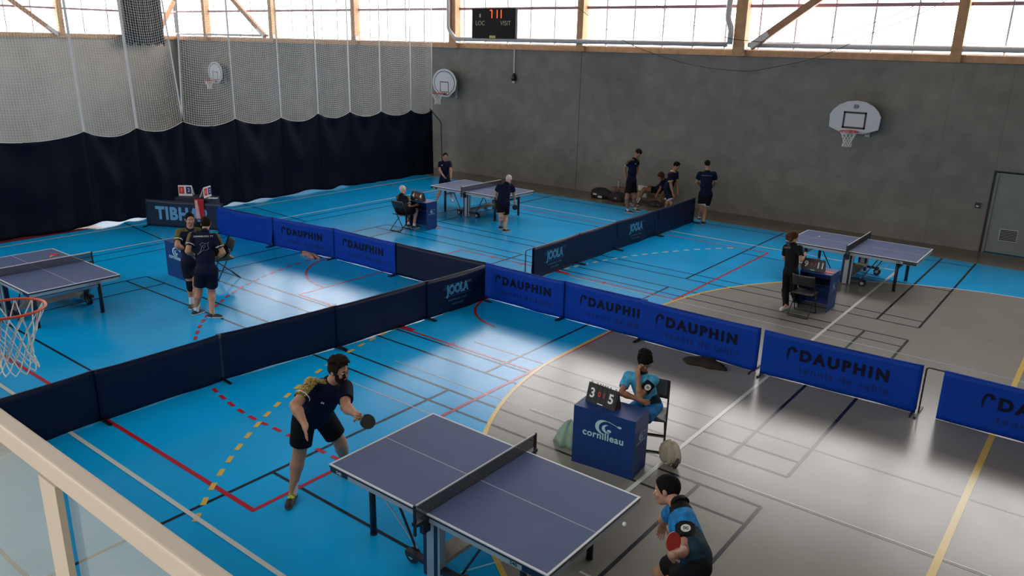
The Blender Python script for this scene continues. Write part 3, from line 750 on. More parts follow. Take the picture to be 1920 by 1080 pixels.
def desk(label, loc, rz, DESK=DESK, w=.80, d=.40, h=.76, logo='front', openback=False, side_logo=True):
    t = thing('umpire_desk', label, 'desk', loc, rz, 'umpire desks')
    obj('desk_top', MB().b2((-w / 2, -d / 2, h - .025), (w / 2, d / 2, h)), DESK, t)
    fr = obj('front_panel', MB().b2((-w / 2, -d / 2, .005), (w / 2, -d / 2 + .012, h - .025)), DESK, t)
    sd = [obj('side_panel', MB().b2((s * w / 2 - (.012 if s > 0 else 0), -d / 2 + .012, .005), (s * w / 2 + (.012 if s < 0 else 0), d / 2, h - .025)), DESK, t) for s in (-1, 1)]
    obj('inner_shelf', MB().b2((-w / 2 + .015, -d / 2 + .02, .52), (w / 2 - .015, d / 2 - .02, .535)), DESKD, t)
    yf = -d / 2 - .003
    swoosh(lambda x, y: (x + .03, yf, .575 + y), fr, .92)
    lettering('cornilleau', LOGO, lambda x, y, z: (x, yf, .455 + y), fr, 'letter', split=True, size=.125, bold=.003, spacing=1.08)
    for s, p in zip((-1, 1), sd):
        xf = s * (w / 2 + .003)
        swoosh(lambda x, y, s=s, xf=xf: (xf, (x + .01) * s, .50 + y), p, .5)
        lettering('cornilleau', LOGO, lambda x, y, z, s=s, xf=xf: (xf, x * s, .435 + y), p, size=.06, spacing=1.05)
    return t
desk('blue umpire desk with white lettering in front of the seated boy', (-4.28, 7.50, 0), math.radians(6))
desk('dark blue umpire desk seen from behind beside the standing woman', (-4.37, 15.50, 0), PI, w=.60, d=.52)
desk('blue umpire desk in front of the white haired seated man', (-14.95, 15.10, 0), PI + math.radians(3), w=.78, d=.42)
desk('blue umpire desk half hidden by the two talking men', (-15.26, 8.36, 0), math.radians(-1))
desk('dark blue desk behind the pale lettered barrier under the curtain', (-19.35, 11.12, 0), math.radians(28), DESKD, w=1.0, d=.5, h=.80)

# ------------------------------------------------------------------ flip scoreboards
FLIP = mat('flip_black', (0.013, 0.013, 0.014), rough=0.5, var=0.05)
REDD = mat('flip_red', (0.62, 0.02, 0.03), rough=0.5, var=0)
def flip(label, loc, rz, big, small, w=.42, h=.21):
    t = thing('flip_scoreboard', label, 'scoreboard', loc, rz, 'flip scoreboards')
    a = math.radians(17); hb = h * math.tan(a)
    obj('stand', MB().prism([(-hb, 0), (hb, 0), (.006, h), (-.006, h)], lambda x, y, q: (q - w / 2, x, y), w), FLIP, t)
    def fr(x, y, o=.004): return (x, -hb + (y) * (hb - .006) / h - o * math.cos(a), y + o * math.sin(a))
    cols = [(-.135, .13), (-.035, .055), (.035, .055), (.135, .13)]
    for cx, cw in cols:
        p = MB(); vs = [fr(cx - cw / 2, .035), fr(cx + cw / 2, .035), fr(cx + cw / 2, h - .008), fr(cx - cw / 2, h - .008)]
        vs2 = [fr(cx - cw / 2, .035, 0), fr(cx + cw / 2, .035, 0), fr(cx + cw / 2, h - .008, 0), fr(cx - cw / 2, h - .008, 0)]
        p.add(vs + vs2, [(0, 1, 2, 3), (0, 4, 5, 1), (1, 5, 6, 2), (2, 6, 7, 3), (3, 7, 4, 0)])
        obj('number_card', p, FLIP, t)
        for dx in (-cw * .3, cw * .3):
            obj('ring', MB().tube([(cx + dx, .012 * math.cos(q), h + .004 + .014 * math.sin(q)) for q in [2 * PI * k / 10 for k in range(10)]], .0035, 5, closed=True), FLIP, t)
    lettering(big[0], T_WHITE, lambda x, y, z: fr(-.135 + x, .115 + y, .006), t, size=.155, bold=.004)
    lettering(big[1], T_WHITE, lambda x, y, z: fr(.135 + x, .115 + y, .006), t, size=.155, bold=.004)
    lettering(small[0], REDD, lambda x, y, z: fr(-.035 + x, .125 + y, .006), t, size=.085, bold=.002)
    lettering(small[1], REDD, lambda x, y, z: fr(.035 + x, .125 + y, .006), t, size=.085, bold=.002)
    obj('maker_plate', MB().add([fr(-.04, .012, .005), fr(.04, .012, .005), fr(.04, .024, .005), fr(-.04, .024, .005)], [(0, 1, 2, 3)]), T_WHITE, t)
    return t
flip('black flip scoreboard showing 3 and 5 in front of the seated boy', (-4.40, 7.50, .761), math.radians(-4), '35', '01', w=.43, h=.23)
flip('black flip scoreboard showing 9 and 11 beside the standing woman', (-4.47, 15.38, .761), math.radians(2), ['9', '11'], '01', w=.43, h=.23)
flip('black flip scoreboard in the hands of the white haired man', (-15.02, 15.06, .761), math.radians(0), ['4', '4'], '00', w=.46, h=.22)
def cardboard(label, loc, rz, sz=(.36, .28)):
    t = thing('flip_scoreboard', label, 'scoreboard', loc, rz)
    w, h = sz
    obj('card', MB().b2((-w / 2, -.008, 0), (w / 2, .008, h)).box((0, .07, h * .48), (w, .012, h), Matrix.Rotation(.45, 3, 'X')), T_WHITE, t)
    for x, m in ((-w * .26, T_RED), (w * .26, T_MID)):
        q = obj('number_card', MB().b2((x - w * .19, -.014, h * .2), (x + w * .19, -.008, h * .88)), m, t)
        lettering('1' if x < 0 else '2', T_WHITE, lambda X, Y, Z, x=x: (x + X, -.0155, h * .54 + Y), q, size=h * .5)
    return t
cardboard('white flip scoreboard with a red 1 and a blue 2 under the curtain', (-19.66, 10.98, .80), math.radians(40))
cardboard('white flip scoreboard seen edge on, right of the red and blue one', (-19.1, 11.28, .80), math.radians(118), (.34, .28))
RT = mat('towel_red', (0.40, 0.012, 0.02), rough=0.9, var=.1)
PT = mat('towel_pink', (0.60, 0.36, 0.37), rough=0.9, var=.1)
tw = MB()
def twf(u, v):
    return Vector((u * .26 - .13, -.045 - .02 * math.sin(u * 7) * (1 - v), .22 + .55 * v)), Vector((0, 1, 0))
tw.sheet(10, 8, twf, .014)
t = thing('towel', 'red and pink towel hanging over the pale lettered dark barrier', 'towel', (-18.97, 10.97, .04), math.radians(28))
obj('cloth', tw, RT, t, True)
obj('stripe', MB().sheet(6, 8, lambda u, v: (Vector((-.11 + u * (.13 - .06 * v), -.058 - .02 * math.sin((-.11 + u * .1 + .13) * 27) * (1 - v), .24 + .5 * v)), Vector((0, 1, 0))), .006), PT, t, True)
tag(obj('paper_sheet', MB().box((-18.85, 11.28, .805), (.24, .12, .006), Matrix.Rotation(.7, 3, 'Z')), T_WHITE), 'white papers on the dark desk behind the lettered barrier', 'paper')

# ------------------------------------------------------------------ folding chairs
CHS = mat('chair_seat', (0.02, 0.021, 0.024), rough=0.5, var=0.05)
def make_chair(label, loc, rz):
    t = thing('folding_chair', label, 'chair', loc, rz, 'black folding chairs')
    for s in (-1, 1):
        x = s * .205
        obj('back_leg_frame', MB().tube(bendpath([(x, -.20, .01), (x * 1.0, .0, .40), (x * .98, .20, .82)], .1), .0115, 8), STEELB, t, True)
        obj('seat_leg', MB().tube([(x * .93, -.22, .44), (x * .93, .26, .01)], .0105, 8), STEELB, t, True)
    obj('floor_bar', MB().tube([(-.205, -.20, .012), (.205, -.20, .012)], .011, 8), STEELB, t, True); obj('floor_bar', MB().tube([(-.19, .26, .012), (.19, .26, .012)], .011, 8), STEELB, t, True)
    obj('seat', MB().sheet(8, 8, lambda u, v: (Vector(((u - .5) * .39, (v - .55) * .40, .445 - .02 * math.sin(PI * v))), Vector((0, 0, 1))), .02), CHS, t, True)
    obj('backrest', MB().sheet(8, 6, lambda u, v: (Vector(((u - .5) * .40, .125 + .085 * v + .03 * (1 - (2 * u - 1) ** 2), .60 + .22 * v)), Vector((0, 1, -.35))), .016), CHS, t, True)
    return t
def sitter(a): return a
make_chair('black folding chair under the seated boy at the blue desk', (-4.15, 8.27, 0), math.radians(24))
make_chair('empty black folding chair pushed against the desk by the woman', (-4.42, 14.85, 0), PI)
make_chair('black folding chair under the white haired man', (-15.12, 14.55, 0), PI)
make_chair('black folding chair behind the man seen from behind at the left', (-14.62, 8.86, 0), math.radians(-15))

# ------------------------------------------------------------------ wall basketball boards
BRD = mat('board_white', (0.60, 0.60, 0.62), rough=0.5, var=0.03)
BRDP = mat('board_marking', (0.015, 0.015, 0.03), rough=0.5, var=0)
RIM = mat('rim_red', (0.55, 0.035, 0.02), rough=0.4, var=0.05)
RIMO = mat('rim_orange', (0.80, 0.10, 0.03), rough=0.35, var=0.05)
CORD = mat('net_cord', (0.85, 0.83, 0.79), rough=0.8, var=0.05)
def hoop(parent, c, r=.225, mrim=None, cord=.005, n=12, length=.45, orient=1, tube=.009):
    mrim = mrim or RIM; c = Vector(c)
    rg = obj('rim', MB().tube([c + Vector((r * math.cos(2 * PI * k / 40), r * math.sin(2 * PI * k / 40), 0)) for k in range(40)], tube, 8, closed=True), mrim, parent, True)
    def rad(z): 
        q = z / length
        return r * (1 - .58 * min(1, q / .68) ** .8) + (.03 * max(0, q - .7) / .3)
    lv = [0, .30, .46, .62, .78, .92, 1.0]
    mb = MB()
    def nd(k, i):
        a = 2 * PI * (i + .5 * (k % 2)) / n; R = rad(lv[k] * length)
        return c + Vector((R * math.cos(a), R * math.sin(a), -lv[k] * length))
    for k in range(len(lv) - 1):
        for i in range(n):
            a = nd(k, i)
            for b in (nd(k + 1, i), nd(k + 1, i - 1 if k % 2 == 0 else i + 1)):
                m = (a + b) / 2; o = Vector((m.x - c.x, m.y - c.y, 0)); mb.tube([a, m + o * (.03 if k else .0), b], cord, 5, cap=False)
    obj('net', mb, CORD, rg, True)
    return rg
def fanboard(name, label, loc, kind):
    t = thing(name, label, 'basketball hoop', loc, 0, 'wall basketball hoops')
    if kind == 0:
        W, H = .66, .66
        out = [(-.60, -.21), (-.66, .0 - .21 + .06)]
        out = [(-.30, -.33), (-.65, -.22), (-.66, .05)] + [(.66 * math.cos(a) * 1.0, .05 + .30 * math.sin(a)) for a in [math.radians(165 - 10 * k) for k in range(16)]] + [(.66, .05), (.65, -.22), (.30, -.33)]
        out = [(-.28, -.41), (-.64, -.27), (-.66, .06), (-.58, .20), (-.44, .33), (-.24, .425), (0, .46), (.24, .425), (.44, .33), (.58, .20), (.66, .06), (.64, -.27), (.28, -.41)]
    else:
        out = [(-.22, -.46), (-.55, -.20), (-.62, .05)] + [(.62 * math.cos(math.radians(a)), .05 + .52 * math.sin(math.radians(a))) for a in range(165, 0, -15)] + [(.62, .05), (.55, -.20), (.22, -.46)]
    bz = .0; D = .34
    b = obj('backboard', MB().prism(out, lambda x, y, q: (x, -D + q - .03, y + bz), .03), BRD, t)
    def rect(x0, x1, y0, y1, wd):
        m = MB(); y = -D - .033
        for a, c_, e, f_ in ((x0, x1, y0, y0 + wd), (x0, x1, y1 - wd, y1), (x0, x0 + wd, y0, y1), (x1 - wd, x1, y0, y1)):
            m.b2((a, y, e), (c_, y + .003, f_))
        return m
    if kind == 0:
        obj('target_square', rect(-.30, .30, -.285, .165, .05), BRDP, b)
        mk = MB(); y = -D - .032
        for k in range(4):
            x = -.055 + k * .03
            mk.add([(x, y, .26), (x + .018, y, .26), (x + .035, y, .34), (x + .017, y, .34)], [(0, 1, 2, 3)])
        mk.tube([(.065 * math.cos(q), y, .30 + .055 * math.sin(q)) for q in [2 * PI * k / 20 for k in range(20)]], .005, 5, closed=True)
        obj('emblem', mk, BRDP, b)
    else:
        m = rect(-.22, .22, -.30, .10, .03); y = -D - .032
        inn = [(x * .87, (z - .0) * .87 - .0) for x, z in out]; in2 = [(x * .82, z * .82) for x, z in out]
        n = len(out); m.add([(x, y, z) for x, z in inn] + [(x, y, z) for x, z in in2], [(i, (i + 1) % n, (i + 1) % n + n, i + n) for i in range(n)])
        obj('target_square', m, BRDP, b)
    [obj('wall_arm', MB().tube([(x, -D + .005, .12), (x, -.02, .12)], .02, 8).tube([(x, -D + .005, -.2), (x, -.02, -.42)], .02, 8).b2((x - .06, -.03, -.5), (x + .06, 0, .2)), GALV, t) for x in (-.3, .3)]
    hz = -.33 if kind == 0 else -.33
    rg = hoop(t, (0, -D - .03 - .15 - .225, hz), cord=.006, n=10, length=.40, tube=.012)
    obj('rim_bracket', MB().b2((-.09, -D - .2, hz - .05), (.09, -D - .03, hz + .01)), RIM, rg)
    return t
fanboard('basketball_hoop', 'white half round basketball board with red rim on the right of the back wall', (-6.08, WY1 - .03, 3.17), 0)
fanboard('basketball_hoop', 'rounded white basketball board with black border beside the curtain end', (-21.15, WY1 - .03, 3.34), 1)
fanboard('basketball_hoop', 'distant rounded basketball board seen through the netting', (-36.7, WY1 - .03, 3.12), 1)
# near hoop at the left edge
t = thing('basketball_hoop', 'orange basketball rim with white net at the left picture edge', 'basketball hoop', (-5.90, .55, 3.05))
RC = (0, 1.36, 0)
rg = hoop(t, RC, mrim=RIMO, cord=.0042, n=12, length=.46, tube=.010)
obj('rim_brace', MB().tube([(-.19, 1.24, -.01), (-.13, 1.02, -.06), (.13, 1.02, -.06), (.19, 1.24, -.01)], .009, 8).b2((-.1, 1.0, -.08), (.1, 1.03, .03)), RIMO, rg)
b = obj('backboard', MB().b2((-.6, .96, -.15), (.6, .99, .75)), BRD, t)
[obj('wall_arm', MB().tube([(x, .17, z0), (x, .96, z1)], .02, 8), GALV, t) for x in (-.3, .3) for z0, z1 in ((-.2, .2), (-.35, -.1))]

# ------------------------------------------------------------------ electronic scoreboard, sensor
LEDR = mat('led_red', (0.3, 0.02, 0.0), var=0, emit=(1.0, 0.13, 0.02), estr=1.6)
t = thing('electronic_scoreboard', 'black electronic scoreboard with red digits in front of the windows', 'scoreboard', (-18.68, WY1 - .45, 5.55))
sb = obj('housing', MB().b2((-1.0, -.06, -.51), (1.0, .06, .50)), mat('score_black', (0.006, 0.006, 0.007), rough=.6, spec=.2, var=.05), t)
SIG = mat('score_label', (0.45, 0.42, 0.30), rough=.6, var=0)
lettering('LOC', SIG, lambda x, y, z: (-.60 + x, -.064, .0 + y), sb, size=.22)
lettering('VISIT', SIG, lambda x, y, z: (.56 + x, -.064, .0 + y), sb, size=.22)
def seg7(x0, z0, segs, w=.11, h=.28, k=.03):
    m = MB(); y = -.066
    R = {'a': (0, h - k, w, h), 'b': (w - k, h / 2, w, h), 'c': (w - k, 0, w, h / 2), 'd': (0, 0, w, k), 'e': (0, 0, k, h / 2), 'f': (0, h / 2, k, h), 'g': (0, h / 2 - k / 2, w, h / 2 + k / 2)}
    for s in segs:
        a = R[s]; m.b2((x0 + a[0], y, z0 + a[1]), (x0 + a[2], y + .006, z0 + a[3]))
    obj('digit', m, LEDR, sb)
seg7(-.16, .17, 'abc'); seg7(.08, .17, 'bc'); seg7(.26, .17, 'bc')
obj('period_lamp', MB().b2((-.64, -.066, .2), (-.59, -.06, .32)), mat('led_dim', (.3, .2, .2), emit=(.8, .4, .4), estr=.3, var=0), sb)
obj('maker_plate', MB().b2((-.17, -.066, -.50), (.11, -.06, -.41)), mat('plate_yellow', (0.55, 0.45, 0.10), var=0), sb)
obj('hanger', MB().b2((-.7, .06, -.5), (-.62, .3, .5)).b2((.62, .06, -.5), (.7, .3, .5)), GALV, t)
t = thing('wall_sensor', 'dark device on a thin white tube hanging on the back wall below the scoreboard', 'sensor', (-18.05, WY1 - .06, 3.65))
obj('tube', MB().tube([(0, 0, .22), (0, 0, 1.05)], .022, 8), WHITE, t)
obj('head', MB().lathe([(.03, -.06), (.09, -.04), (.11, .04), (.07, .14), (.03, .22)], 12), BLACK, t, True)
obj('lens', MB().lathe([(.02, -.13), (.05, -.12), (.05, -.06), (.03, -.05)], 10), WHITE, t, True)

# ------------------------------------------------------------------ gallery railing
CREAM = mat('rail_cream', (0.46, 0.385, 0.305), rough=0.5, var=0.03)
GL = bpy.data.materials.new('hazed_glass'); GL.use_nodes = True
nt = GL.node_tree; nt.nodes.clear()
ou = nt.nodes.new('ShaderNodeOutputMaterial'); tr = nt.nodes.new('ShaderNodeBsdfTransparent'); df = nt.nodes.new('ShaderNodeBsdfTranslucent'); df2 = nt.nodes.new('ShaderNodeBsdfDiffuse'); gs = nt.nodes.new('ShaderNodeBsdfGlossy')
tr.inputs[0].default_value = (.90, .95, .92, 1); df2.inputs[0].default_value = (.85, .85, .76, 1); df.inputs[0].default_value = (.85, .85, .76, 1); gs.inputs['Roughness'].default_value = .06
ad = nt.nodes.new('ShaderNodeMixShader'); ad.inputs[0].default_value = .5; nt.links.new(df.outputs[0], ad.inputs[1]); nt.links.new(df2.outputs[0], ad.inputs[2])
m1 = nt.nodes.new('ShaderNodeMixShader'); m1.inputs[0].default_value = .15; nt.links.new(tr.outputs[0], m1.inputs[1]); nt.links.new(ad.outputs[0], m1.inputs[2])
fr_ = nt.nodes.new('ShaderNodeFresnel'); fr_.inputs[0].default_value = 1.5
m2 = nt.nodes.new('ShaderNodeMixShader'); ge_ = nt.nodes.new('ShaderNodeNewGeometry'); mm = nt.nodes.new('ShaderNodeMath'); mm.operation = 'SUBTRACT'; mm.inputs[0].default_value = 1; nt.links.new(ge_.outputs['Backfacing'], mm.inputs[1]); mf = nt.nodes.new('ShaderNodeMath'); mf.operation = 'MULTIPLY'; nt.links.new(fr_.outputs[0], mf.inputs[0]); nt.links.new(mm.outputs[0], mf.inputs[1]); nt.links.new(mf.outputs[0], m2.inputs[0]); nt.links.new(m1.outputs[0], m2.inputs[1]); nt.links.new(gs.outputs[0], m2.inputs[2]); nt.links.new(m2.outputs[0], ou.inputs[0])
RZ = 3.93
K = (CAM_H - RZ) / (CAM_H - 4.3)
y1, y0 = .405 * K, .378 * K
t = thing('gallery_railing', 'cream metal gallery railing with glass panels across the lower left corner', 'railing', (0, y0, 0))
hr = MB(); hgt = .036 * K
hr.b2((-7, 0, RZ - hgt), (3, y1 - y0, RZ))
o = obj('handrail', hr, CREAM, t); bv = o.modifiers.new('round', 'BEVEL'); bv.width = .008; bv.segments = 3
for x in (-1.135 * K - 1.15, -1.135 * K, -1.135 * K + 1.15, -1.135 * K - 2.3):
    obj('post', MB().b2((x - .028 * K, -.002, GZ), (x + .026 * K, .014, RZ - hgt)), CREAM, t)
xs = [-7, -1.135 * K - 2.3, -1.135 * K - 1.15, -1.135 * K, -1.135 * K + 1.15, 3]
for a, b in zip(xs, xs[1:]):
    obj('glass_panel', MB().b2((a + .05, .02, GZ + .06), (b - .05, .03, RZ - hgt + .0)), GL, t)
# ------------------------------------------------------------------ people: smooth implicit surfaces turned into one mesh each
def npv(v): return np.array([v[0], v[1], v[2]], dtype=np.float32)
class Field:
    def __init__(s): s.p = []
    def cone(s, a, b, ra, rb, k=.02, lab=0, cuts=(), sub=False):
        a, b = npv(a), npv(b); r = max(ra, rb)
        s.p.append(('c', (a, b, ra, rb), k, lab, cuts, sub, np.minimum(a, b) - r, np.maximum(a, b) + r)); return s
    def ell(s, c, R, r, k=.02, lab=0, cuts=(), sub=False):
        c = npv(c); m = max(r); Rm = np.array(R, dtype=np.float32)
        ext = np.sqrt(((Rm * np.array(r, dtype=np.float32)[:, None]) ** 2).sum(0))
        s.p.append(('e', (c, Rm, np.array(r, dtype=np.float32)), k, lab, cuts, sub, c - ext, c + ext)); return s
    def mesh(s, vox, wrinkle=0.0, seed=0):
        lo = np.min([p[6] for p in s.p if not p[5]], axis=0) - 3 * vox; hi = np.max([p[7] for p in s.p if not p[5]], axis=0) + 3 * vox
        n = np.ceil((hi - lo) / vox).astype(int) + 1
        D = np.full(n, .5, dtype=np.float32); LB = np.zeros(n, dtype=np.int8); BD = np.full(n, .5, dtype=np.float32)
        for kind, q, k, lab, cuts, sub, plo, phi in s.p:
            pad = k + 2.5 * vox
            i0 = np.maximum(np.floor((plo - pad - lo) / vox).astype(int), 0); i1 = np.minimum(np.ceil((phi + pad - lo) / vox).astype(int) + 1, n)
            if np.any(i1 <= i0): continue
            X = (lo[0] + vox * np.arange(i0[0], i1[0], dtype=np.float32))[:, None, None]
            Y = (lo[1] + vox * np.arange(i0[1], i1[1], dtype=np.float32))[None, :, None]
            Z = (lo[2] + vox * np.arange(i0[2], i1[2], dtype=np.float32))[None, None, :]
            if kind == 'c':
                a, b, ra, rb = q; d = b - a; L2 = max(float(d @ d), 1e-9)
                x, y, z = X - a[0], Y - a[1], Z - a[2]
                t = np.clip((x * d[0] + y * d[1] + z * d[2]) / L2, 0, 1)
                dist = np.sqrt((x - t * d[0]) ** 2 + (y - t * d[1]) ** 2 + (z - t * d[2]) ** 2) - (ra + (rb - ra) * t)
            else:
                c, R, r = q; x, y, z = X - c[0], Y - c[1], Z - c[2]
                u = x * R[0, 0] + y * R[0, 1] + z * R[0, 2]; v = x * R[1, 0] + y * R[1, 1] + z * R[1, 2]; w = x * R[2, 0] + y * R[2, 1] + z * R[2, 2]
                k0 = np.sqrt((u / r[0]) ** 2 + (v / r[1]) ** 2 + (w / r[2]) ** 2); k1 = np.sqrt((u / r[0] ** 2) ** 2 + (v / r[1] ** 2) ** 2 + (w / r[2] ** 2) ** 2)
                dist = np.where(k1 > 1e-6, k0 * (k0 - 1) / np.maximum(k1, 1e-6), -min(r))
            for cp, cn in cuts:
                dist = np.maximum(dist, (X - cp[0]) * cn[0] + (Y - cp[1]) * cn[1] + (Z - cp[2]) * cn[2])
            sl = tuple(slice(a_, b_) for a_, b_ in zip(i0, i1)); D0 = D[sl]
            if sub:
                h = np.clip(.5 - .5 * (D0 + dist) / k, 0, 1); D[sl] = D0 * (1 - h) + (-dist) * h + k * h * (1 - h)
            else:
                h = np.clip(.5 + .5 * (D0 - dist) / k, 0, 1); D[sl] = D0 * (1 - h) + dist * h - k * h * (1 - h)
                bd = BD[sl]; m = dist < bd; bd[m] = dist[m] if dist.shape == bd.shape else np.broadcast_to(dist, bd.shape)[m]; LB[sl][m] = lab
        if wrinkle:
            rn = np.random.RandomState(seed)
            gx = (lo[0] + vox * np.arange(n[0]))[:, None, None]; gy = (lo[1] + vox * np.arange(n[1]))[None, :, None]; gz = (lo[2] + vox * np.arange(n[2]))[None, None, :]
            for f in (22, 36, 58):
                v = rn.normal(size=3); v /= np.linalg.norm(v); w2 = rn.normal(size=3); w2 /= np.linalg.norm(w2); ph = rn.uniform(0, 6, 2)
                D += (wrinkle * 22 / f * np.sin(f * (gx * v[0] + gy * v[1] + gz * v[2]) + ph[0]) * np.sin(.45 * f * (gx * w2[0] + gy * w2[1] + gz * w2[2]) + ph[1])).astype(np.float32)
        return nets(D, lo, vox, LB)
def nets(D, lo, vox, LB):
    S = D < 0
    c = np.zeros(np.array(S.shape) - 1, dtype=np.int8)
    for dx in (0, 1):
        for dy in (0, 1):
            for dz in (0, 1):
                c += S[dx:S.shape[0] - 1 + dx, dy:S.shape[1] - 1 + dy, dz:S.shape[2] - 1 + dz]
    I = np.argwhere((c > 0) & (c < 8)); N = len(I)
    idx = np.full(c.shape, -1, dtype=np.int32); idx[I[:, 0], I[:, 1], I[:, 2]] = np.arange(N)
    corners = [(a, b, d) for a in (0, 1) for b in (0, 1) for d in (0, 1)]
    V = {o: D[I[:, 0] + o[0], I[:, 1] + o[1], I[:, 2] + o[2]] for o in corners}
    acc = np.zeros((N, 3), dtype=np.float64); cnt = np.zeros(N)
    for o in corners:
        for ax in range(3):
            if o[ax]: continue
            e = list(o); e[ax] = 1; e = tuple(e)
            a, b = V[o], V[e]; m = (a < 0) != (b < 0)
            t = np.where(m, a / np.where(m, a - b, 1), 0)
            p = np.array(o, dtype=np.float64)[None, :].repeat(N, 0); p[:, ax] += t
            acc[m] += p[m]; cnt[m] += 1
    P = (I + acc / cnt[:, None]) * vox + lo
    lab = LB[I[:, 0], I[:, 1], I[:, 2]]
    F = []
    for ax in range(3):
        o1, o2 = [(1, 2), (2, 0), (0, 1)][ax]
        sa = [slice(1, -1)] * 3; sb = [slice(1, -1)] * 3; sa[ax] = slice(0, -1); sb[ax] = slice(1, None)
        A, B = S[tuple(sa)], S[tuple(sb)]
        e = np.argwhere(A != B)
        if len(e) == 0: continue
        off = np.ones(3, int); off[ax] = 0; e = e + off
        fl = S[e[:, 0], e[:, 1], e[:, 2]]
        def g(d1, d2):
            q = e.copy(); q[:, o1] -= d1; q[:, o2] -= d2; return idx[q[:, 0], q[:, 1], q[:, 2]]
        q = np.stack([g(1, 1), g(0, 1), g(0, 0), g(1, 0)], 1)
        q[~fl] = q[~fl][:, ::-1]
        F.append(q)
    F = np.concatenate(F); F = F[(F >= 0).all(1)]
    return P, F, lab
def npmesh(name, P, F):
    me = bpy.data.meshes.new(name); me.vertices.add(len(P)); me.vertices.foreach_set('co', P.astype(np.float32).ravel())
    me.loops.add(F.size); me.loops.foreach_set('vertex_index', F.astype(np.int32).ravel())
    me.polygons.add(len(F)); me.polygons.foreach_set('loop_start', np.arange(0, F.size, 4, dtype=np.int32))
    try: me.polygons.foreach_set('loop_total', np.full(len(F), 4, dtype=np.int32))
    except Exception: pass
    me.update(calc_edges=True); me.validate()
    me.polygons.foreach_set('use_smooth', [True] * len(me.polygons))
    return me
def pieces(fm, names, mats, parent, base, labf=None, mats_on_one=False):
    """one object per label; label 0 is the piece, the others its children"""
    P, F, lab = fm
    if labf is not None: lab = labf(P, lab)
    P = P - npv(base)
    fl = lab[F[:, 0]]; root = None
    for k, nm in enumerate(names):
        f = F[fl == k]
        if len(f) == 0: continue
        u, inv = np.unique(f, return_inverse=True)
        me = npmesh(nm, P[u], inv.reshape(f.shape))
        o = obj(nm, me, mats[k], parent if root is None else root)
        if root is None: root = o
    return root

SKIN = mat('skin', (0.42, 0.215, 0.135), rough=.55, spec=.4, var=.08, scale=14)
SKIN2 = mat('skin_tan', (0.33, 0.155, 0.09), rough=.55, spec=.4, var=.08, scale=14)
SKIN3 = mat('skin_brown', (0.24, 0.11, 0.065), rough=.55, spec=.4, var=.08, scale=14)
SKIN4 = mat('skin_pale', (0.50, 0.29, 0.20), rough=.55, spec=.4, var=.08, scale=14)
HAIRB = mat('hair_black', (0.007, 0.006, 0.0055), rough=.9, spec=.12, var=.3, scale=60, bump=.6, bscale=150)
HAIRD = mat('hair_dark_brown', (0.014, 0.009, 0.006), rough=.9, spec=.12, var=.3, scale=60, bump=.6, bscale=150)
HAIRBR = mat('hair_brown', (0.075, 0.032, 0.018), rough=.9, spec=.15, var=.3, scale=60, bump=.6, bscale=150)
HAIRW = mat('hair_white', (0.62, 0.57, 0.50), rough=.8, var=.15, scale=60, bump=.5, bscale=150)
S_NAVY = mat('shirt_navy', (0.006, 0.008, 0.028), rough=.75, spec=.12, var=.12, scale=10)
S_BLACK = mat('shorts_black', (0.007, 0.007, 0.009), rough=.8, spec=.12, var=.12, scale=10)
S_SHORTN = mat('shorts_navy', (0.007, 0.009, 0.020), rough=.8, spec=.12, var=.12, scale=10)
S_LBLUE = mat('shirt_light_blue', (0.065, 0.32, 0.52), rough=.7, spec=.12, var=.35, scale=16)
S_MBLUE = mat('shirt_mid_blue', (0.015, 0.17, 0.42), rough=.7, spec=.12, var=.4, scale=13)
S_DTEAL = mat('shirt_dark_teal', (0.010, 0.028, 0.045), rough=.7, spec=.12, var=.3, scale=12)
S_BLK2 = mat('shirt_black', (0.008, 0.008, 0.010), rough=.75, spec=.12, var=.1)
S_WHITE = mat('cloth_white', (0.62, 0.60, 0.57), rough=.8, spec=.12, var=.06)
S_YEL = mat('cloth_yellow', (0.55, 0.38, 0.13), rough=.8, spec=.12, var=.06)
SOCKW = mat('sock_white', (0.68, 0.67, 0.64), rough=.9, var=.05)
SOCKB = mat('sock_black', (0.02, 0.02, 0.02), rough=.9, var=.05)
SHOEB = mat('shoe_black', (0.012, 0.013, 0.016), rough=.6, var=.1)
SHOEN = mat('shoe_navy', (0.010, 0.016, 0.035), rough=.6, var=.1)
SHOEG = mat('shoe_green_black', (0.03, 0.05, 0.03), rough=.6, var=.3)
SHOEW = mat('shoe_white', (0.62, 0.60, 0.60), rough=.6, var=.06)
SOLEW = mat('sole_white', (0.62, 0.62, 0.60), rough=.6, var=.05)
SOLEG = mat('sole_gum', (0.16, 0.09, 0.05), rough=.6, var=.05)
NEON = mat('neon_laces', (0.62, 0.85, 0.02), rough=.6, var=.05)
EYEW = mat('eye_white', (0.6, 0.58, 0.55), rough=.3, var=0)
EYED = mat('iris_dark', (0.012, 0.008, 0.006), rough=.2, var=0)
def gold():
    m = mat('gold_damask', (0.30, 0.22, 0.05), rough=.7, var=0)
    nt = m.node_tree; b = nt.nodes['Principled BSDF']
    tc = nt.nodes.new('ShaderNodeTexCoord'); vo = nt.nodes.new('ShaderNodeTexNoise'); vo.inputs['Scale'].default_value = 58; vo.inputs['Detail'].default_value = 2; vo.inputs['Distortion'].default_value = 1.6
    cr = nt.nodes.new('ShaderNodeValToRGB'); e = cr.color_ramp.elements; e[0].position = .45; e[1].position = .53; e[0].color = (.025, .02, .022, 1); e[1].color = (.42, .29, .05, 1)
    nt.links.new(tc.outputs['Object'], vo.inputs['Vector']); nt.links.new(vo.outputs['Fac'], cr.inputs[0]); nt.links.new(cr.outputs[0], b.inputs['Base Color'])
    return m
GOLD = gold()
OLIVE = mat('olive_sleeve', (0.11, 0.095, 0.03), rough=.75, spec=.12, var=.4, scale=30)

